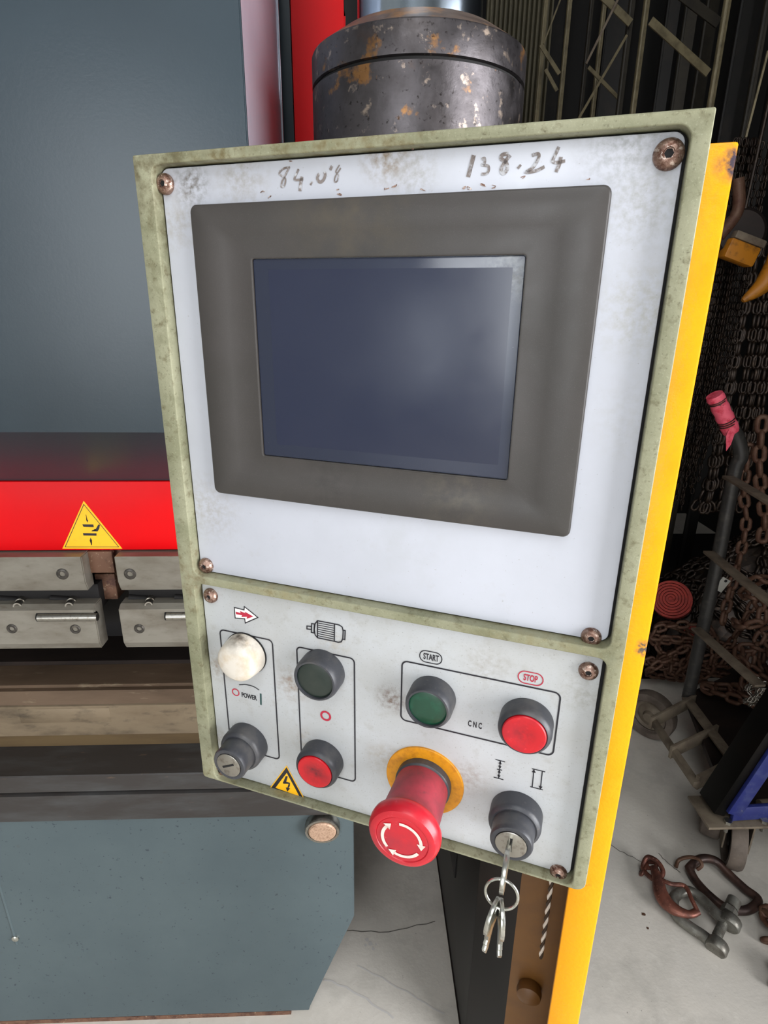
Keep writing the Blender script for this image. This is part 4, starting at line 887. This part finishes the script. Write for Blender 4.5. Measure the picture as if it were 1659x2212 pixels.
chain('steel_chain', 'thin silver chain bunched by the dark cart frame', heap(*onY(1626, 1520, 1.45), .03, .02, .06, 14, 5), .022, .014, .0022, M['steel'])
chain('steel_chain', 'thick brown chain hanging at the far right behind the cart', [onY(1648, 900, 1.9), onY(1640, 1010, 1.9), onY(1652, 1120, 1.9), onY(1644, 1180, 1.9)], .07, .046, .009, M['chainrust'])
# bundles of fine hoist chain hanging behind the yellow column
rnd = random.Random(4)
st_ = []
for k in range(26):
    u0 = 1478 + rnd.uniform(0, 82); Yk = 2.40 + rnd.uniform(-.05, .05); p0 = onY(u0 + 75, 500, Yk); 
    bot = .62 + rnd.uniform(0, .3)
    st_.append([(p0.x, Yk, p0.z + .3), (p0.x + rnd.uniform(-.02, .02), Yk, (p0.z + bot) / 2), (p0.x + rnd.uniform(-.05, .05), Yk, bot)])
chain_stuff('hoist_chains', 'bundle of fine dark hoist chains hanging behind the yellow column', st_, .034, .020, .0036, M['chaindark'])
st_ = []
for k in range(14):
    Yk = 2.52 + rnd.uniform(-.015, .015); p0 = onY(1600 + rnd.uniform(0, 90), 640, Yk)
    st_.append([(p0.x, Yk, p0.z + .2), (p0.x + rnd.uniform(-.03, .03), Yk, p0.z - .7), (p0.x + rnd.uniform(-.05, .05), Yk, p0.z - .95)])
chain_stuff('sling_chains', 'dark brown sling chains hanging at the right edge behind the cart', st_, .07, .042, .0075, M['chaindark'])
rnd = random.Random(21); st_ = []
def mz(x, y): return max(.03, .52 * math.exp(-((x - 1.9) / .6) ** 2 - ((y - 2.42) / .22) ** 2))
for k in range(46):
    x, y = rnd.uniform(1.28, 2.3), rnd.uniform(2.16, 2.5); pts = []; a = rnd.uniform(0, 6.28)
    for i in range(6):
        pts.append((x, y, mz(x, y) + rnd.uniform(0, .05))); a += rnd.uniform(-.9, .9); x = min(2.4, max(1.25, x + .12 * math.cos(a))); y = min(2.52, max(2.14, y + .12 * math.sin(a)))
    st_.append(pts)
chain_stuff('chain_mound', 'low dark mound of tangled chain on the floor behind the cart', st_, .06, .038, .0072, M['chaindark'])
bm = bmesh.new(); G = []; nx, ny = 22, 18  # dark sheet added to keep the gaps under the chains dark
for j in range(ny + 1):
    G.append([bm.verts.new((1.15 + 1.3 * i / nx, 2.1 + .45 * j / ny, max(.002, mz(1.15 + 1.3 * i / nx, 2.1 + .45 * j / ny) - .02 + rnd.uniform(-.008, .008)) if 0 < i < nx and 0 < j < ny else .001)) for i in range(nx + 1)])
for j in range(ny):
    for i in range(nx): bm.faces.new((G[j][i], G[j][i + 1], G[j + 1][i + 1], G[j + 1][i]))
mo = bpy.data.objects['chain_mound']; bm.from_mesh(mo.data); bm.to_mesh(mo.data); bm.free()
# rusty chain heaps at the right lower edge
chain('rusty_chain', 'rust-brown chain curled on the floor beside the pin of the shackle', [(1.00, 1.00, .012), (1.04, .99, .02), (1.08, 1.03, .03), (1.06, .97, .045), (1.02, 1.04, .04), (1.07, 1.06, .03), (1.11, 1.0, .05), (1.05, .95, .03), (1.1, .93, .02), (1.15, 1.0, .03)], .052, .034, .0068, M['chainrust'])
chain('rusty_chain', 'rust-brown chain heap lying nearest on the floor at the right edge', [(.955, .90, .01), (.985, .88, .02), (1.01, .92, .03), (.98, .94, .03), (1.0, .86, .04), (1.04, .9, .03), (1.02, .84, .02), (1.06, .82, .04), (1.05, .88, .05), (1.1, .85, .02), (1.0, .80, .01), (1.05, .78, .02)], .05, .033, .0066, M['chainrust'])
# ---- shackle, hook and hook link on the floor
def g4(x, y, z=.02): return onZ(1300 + x / 4.62, 1780 + y / 4.62, z)
sh = thing('bow_shackle', 'dull grey bow shackle lying on the floor with its pin screwed in', 'shackle')
c0 = g4(820, 760); sh.location = (c0.x, c0.y, 0); SI = T(-c0.x, -c0.y, 0)
bow = [g4(1240, 1000, .035), g4(1130, 880, .035), g4(960, 720, .03), g4(830, 670, .028), g4(720, 740, .025), g4(740, 900, .018), g4(870, 1020, .016), g4(1020, 1120, .016), g4(1150, 1230, .016)]
bm = bmesh.new(); tube(bm, catmull(bow, 8), .0135, 14, mw=SI); finish(bm, 'bow', M['shackle'], sh)
for p_, z_ in (((1280, 980), .036), ((1150, 1220), .018)):
    bm = bmesh.new(); c_ = g4(*p_, z_); dd = (g4(1290, 850, .04) - g4(1150, 1180, .02)).normalized(); mw = SI @ axis_matrix(c_, dd); lathe(bm, [(0, -.013), (.022, -.013), (.025, -.009), (.025, .009), (.022, .013), (0, .013)], mw, 24); finish(bm, 'eye', M['shackle'], sh)
bm = bmesh.new(); pa_, pb_ = g4(1120, 1180, .02), g4(1290, 830, .045); 
tube(bm, [pa_, pb_], .0105, 16, mw=SI)
for i in range(9):
    q_ = pa_.lerp(pb_, .16 + .035 * i); dd = (pb_ - pa_).normalized(); tube(bm, [q_, q_ + dd * .003], .0117, 14, mw=SI)
finish(bm, 'threaded_pin', M['shackle'], sh)
bm = bmesh.new(); dd = (pb_ - pa_).normalized(); tube(bm, [pb_ - dd * .02, pb_ - dd * .005], .019, 6, mw=SI); tube(bm, [pb_ - dd * .002, pb_ + dd * .024], .0165, 20, mw=SI); finish(bm, 'pin_nut', M['shackle'], sh)
hk = thing('lifting_hook', 'copper-brown lifting hook lying through the grey shackle', 'hook'); c0 = g4(700, 850); hk.location = (c0.x, c0.y, 0); HI = T(-c0.x, -c0.y, 0)
pts = [g4(520, 430, .035), g4(560, 560, .035), g4(590, 690, .03), g4(650, 790, .028), g4(760, 870, .03), g4(880, 900, .034), g4(960, 870, .036)]
cp = catmull(pts, 6); nr = len(cp)
bm = bmesh.new(); tube(bm, cp, [.010 + .009 * math.sin(PI * min(1, i / nr * 1.25)) for i in range(nr)], 12, mw=HI, flat=.8); finish(bm, 'hook_body', M['hook'], hk)
bm = bmesh.new(); tube(bm, catmull([g4(600, 560, .04), g4(700, 600, .045), g4(830, 620, .045), g4(900, 760, .045), g4(950, 860, .04)], 5), .0055, 8, mw=HI); finish(bm, 'safety_latch', M['hook'], hk)
bm = bmesh.new(); eye = [g4(430, 360, .03), g4(470, 330, .04), g4(560, 380, .045), g4(610, 480, .04), g4(560, 560, .03), g4(470, 520, .025), g4(410, 440, .02)]
ep = catmull(eye + [eye[0]], 6)[:-1]; tube(bm, ep, .0065, 10, closed=True, mw=HI); finish(bm, 'hook_eye', M['hook'], hk)
chain('connecting_chain', 'short dark link chain on the floor at the head of the brown hook', [g4(395, 500, .012), g4(450, 400, .02), g4(500, 380, .035), g4(560, 460, .03)], .045, .028, .0055, M['hook'])
ml = thing('master_link', 'long dark brown lifting link lying on the floor under the caster wheel', 'lifting link'); c0 = g4(1150, 560); ml.location = (c0.x, c0.y, 0); MI = T(-c0.x, -c0.y, 0)
loop = [g4(870, 440, .02), g4(980, 350, .03), g4(1140, 370, .03), g4(1280, 510, .02), g4(1420, 640, .018), g4(1560, 760, .022), g4(1450, 860, .018), g4(1250, 840, .012), g4(1080, 720, .012), g4(940, 570, .012)]
bm = bmesh.new(); tube(bm, catmull(loop + [loop[0]], 8)[:-1], .0115, 12, closed=True, mw=MI); finish(bm, 'link_body', M['masterlink'], ml)
bm = bmesh.new(); tube(bm, catmull([g4(740, 430, .012), g4(770, 360, .02), g4(870, 330, .04), g4(960, 350, .05), g4(1000, 410, .045), g4(950, 455, .03)], 6), .005, 8, mw=MI); finish(bm, 'bent_wire', M['chainrust'], ml)

# ---- rolled red webbing
def roll(u, v, Y, r, label, m):
    c_ = onY(u, v, Y); o = thing('webbing_roll', label, 'strap roll'); o.location = c_
    d_ = (CAM - c_).normalized(); mw = axis_matrix((0, 0, 0), (d_.x - .1, d_.y, d_.z + .25))
    bm = bmesh.new(); pts = []
    for i in range(150): a_ = i / 150 * 2 * PI * 6; rr__ = r * (.12 + .83 * i / 150); pts.append((rr__ * math.cos(a_), rr__ * math.sin(a_), 0))
    n_ = len(pts); w_ = .04; th = r * .052
    rows = []
    for i, p_ in enumerate(pts):
        a_ = i / 150 * 2 * PI * 6; rad = Vector((math.cos(a_), math.sin(a_), 0)); P__ = Vector(p_)
        rows.append([bm.verts.new(mw @ (P__ - rad * th + Vector((0, 0, -w_)))), bm.verts.new(mw @ (P__ - rad * th)), bm.verts.new(mw @ (P__ + rad * th)), bm.verts.new(mw @ (P__ + rad * th + Vector((0, 0, -w_))))])
    for A, B in zip(rows, rows[1:]):
        for k in range(4): bm.faces.new((A[k], A[(k + 1) % 4], B[(k + 1) % 4], B[k]))
    finish(bm, 'rolled_strap', m, o)
    bm = bmesh.new(); lathe(bm, [(0, -.012), (r * .95, -.012), (r * .95, -w_ * .98), (0, -w_ * .98)], mw, 32); finish(bm, 'strap_core', m, o)
roll(1450, 1293, 2.14, .083, 'dusty red rolled lifting strap beside the yellow column', M['redhose'])
roll(1500, 1375, 2.14, .05, 'smaller dull red rolled strap below and behind the large roll', M['redhose'])
# white tag
tg = onY(1560, 1263, 1.7); bm = bmesh.new(); box(bm, -.016, .016, -.001, .001, -.024, .024, T(*tg) @ Matrix.Rotation(.5, 4, 'Y'), .0005)
o_ = finish(bm, 'load_tag', mat('grey_tag', rgb(150, 148, 140), .6)); tag(o_, 'small pale metal tag hanging among the brown chains', 'tag')
bm = bmesh.new(); tube(bm, [tg + Vector((.008, -.002, .014)), tg + Vector((.0085, .001, .014))], .005, 10); o2 = finish(bm, 'tag_hole', M['gap'], None); o2.parent = o_
# ---- yellow hoist hardware hanging behind
hb_ = thing('chain_hoist', 'yellow and dark chain hoist block hanging behind the column top', 'hoist'); hc = onY(1590, 545, 2.2); hb_.location = hc
bm = bmesh.new(); lathe(bm, [(0, -.06), (.075, -.06), (.085, -.05), (.085, .0), (.07, .02), (0, .025)], axis_matrix((0, 0, .06), (-.3, -1, .1)), 32); finish(bm, 'hoist_body', M['darkbrown'], hb_)
bm = bmesh.new(); box(bm, -.055, .06, -.04, .01, -.035, .03, Matrix.Rotation(.3, 4, 'Y'), .008); finish(bm, 'yellow_band', M['orange'], hb_)
bm = bmesh.new(); box(bm, -.05, .065, -.042, .01, .03, .055, Matrix.Rotation(.3, 4, 'Y'), .004); finish(bm, 'label_band', M['flat'], hb_)
h2_ = onY(1622, 590, 2.16)
bm = bmesh.new()
hp = catmull([h2_ + Vector((.06, 0, .10)) - hc, h2_ + Vector((.075, 0, .03)) - hc, h2_ + Vector((.05, 0, -.04)) - hc, h2_ + Vector((-.01, 0, -.09)) - hc], 6); k_ = len(hp)
tube(bm, hp, [.008 + .024 * math.sin(PI * i / (k_ - 1)) for i in range(k_)], 12); finish(bm, 'orange_guard', M['orange'], hb_)
bm = bmesh.new(); hk3 = onY(1560, 470, 2.2) - hc; tube(bm, catmull([hk3 + Vector((.03, 0, .12)), hk3 + Vector((.05, 0, .02)), hk3 + Vector((0, 0, -.06))], 6), .02, 10); finish(bm, 'top_hook', M['chainrust'], hb_)
bm = bmesh.new(); tube(bm, [Vector((0, 0, .05)), Vector((.05, .02, 1.2))], .006, 8); finish(bm, 'suspension_rod', M['chaindark'], hb_)
# ---- rack of long steel sections and braces at the back
rack = thing('steel_rack', 'tall dark rack of upright steel sections with diagonal flats', 'rack'); rack.location = (1.8, 3.0, 0); RI = T(-1.8, -3.0, 0)
def rb(bm, name, m):
    for v in bm.verts: v.co = RI @ v.co
    return finish(bm, name, m, rack)
bm = bmesh.new(); box(bm, 1.0, 2.45, 2.62, 3.7, 0, .03); rb(bm, 'dark_floor_sheet', M['darkwall'])  # dark sheet added so the floor behind the chains stays dark
rnd = random.Random(12)
for (u, Yk, wd, m_) in ((1182, 3.0, .010, 'rackolive'), (1234, 2.95, .010, 'rackolive'), (1282, 3.1, .008, 'rackdim'), (1370, 2.8, .012, 'rackdim'), (1402, 2.8, .010, 'rackolive'), (1578, 2.6, .009, 'rackolive'), (1460, 3.3, .05, 'rackdark'), (1500, 3.4, .05, 'rackdim'), (1340, 3.5, .1, 'rackdark'), (1620, 3.2, .05, 'rackdark'), (1665, 3.0, .012, 'rackdim'), (1640, 3.4, .08, 'rackdark'), (1210, 3.5, .06, 'rackdark'), (1720, 3.0, .05, 'rackdark'), (1545, 3.5, .05, 'rackdim'), (1340, 3.6, .06, 'rackdim'), (1310, 3.0, .008, 'rackolive')):
    p_ = onY(u, 0, Yk); bm = bmesh.new(); box(bm, p_.x - wd / 2, p_.x + wd / 2, Yk, Yk + .006, 0, 4.3); box(bm, p_.x - wd / 2, p_.x - wd / 2 + .006, Yk + .006, Yk + .04, 0, 4.3); rb(bm, 'upright_section', M[m_])
for a_, b_, Yk, wd, m_ in (((1300, -10), (1362, 50), 2.77, .028, 'rackolive'), ((1405, 45), (1530, 158), 2.57, .028, 'rackolive'), ((1460, -20), (1552, 50), 2.57, .034, 'rackdim'), ((1168, 97), (1208, 160), 2.9, .016, 'rackolive'), ((1178, 150), (1203, 196), 2.9, .014, 'rackolive'),
                           ((1334, 0), (1266, 138), 2.75, .008, 'flat'), ((1354, 76), (1250, 256), 2.7, .009, 'rackolive'), ((1271, 145), (1336, 212), 2.9, .014, 'rackolive'), ((1210, 0), (1174, 95), 2.95, .006, 'rackolive'), ((1659, 110), (1610, 300), 2.65, .008, 'rackolive')):
    A_, B_ = onY(*a_, Yk), onY(*b_, Yk); bm = bmesh.new(); beam(bm, A_, B_, .006, wd, (0, 1, 0)) if False else beam(bm, A_, B_, wd, .006, (0, 1, 0)); rb(bm, 'diagonal_flat', M[m_])
print('objects', len(bpy.data.objects))
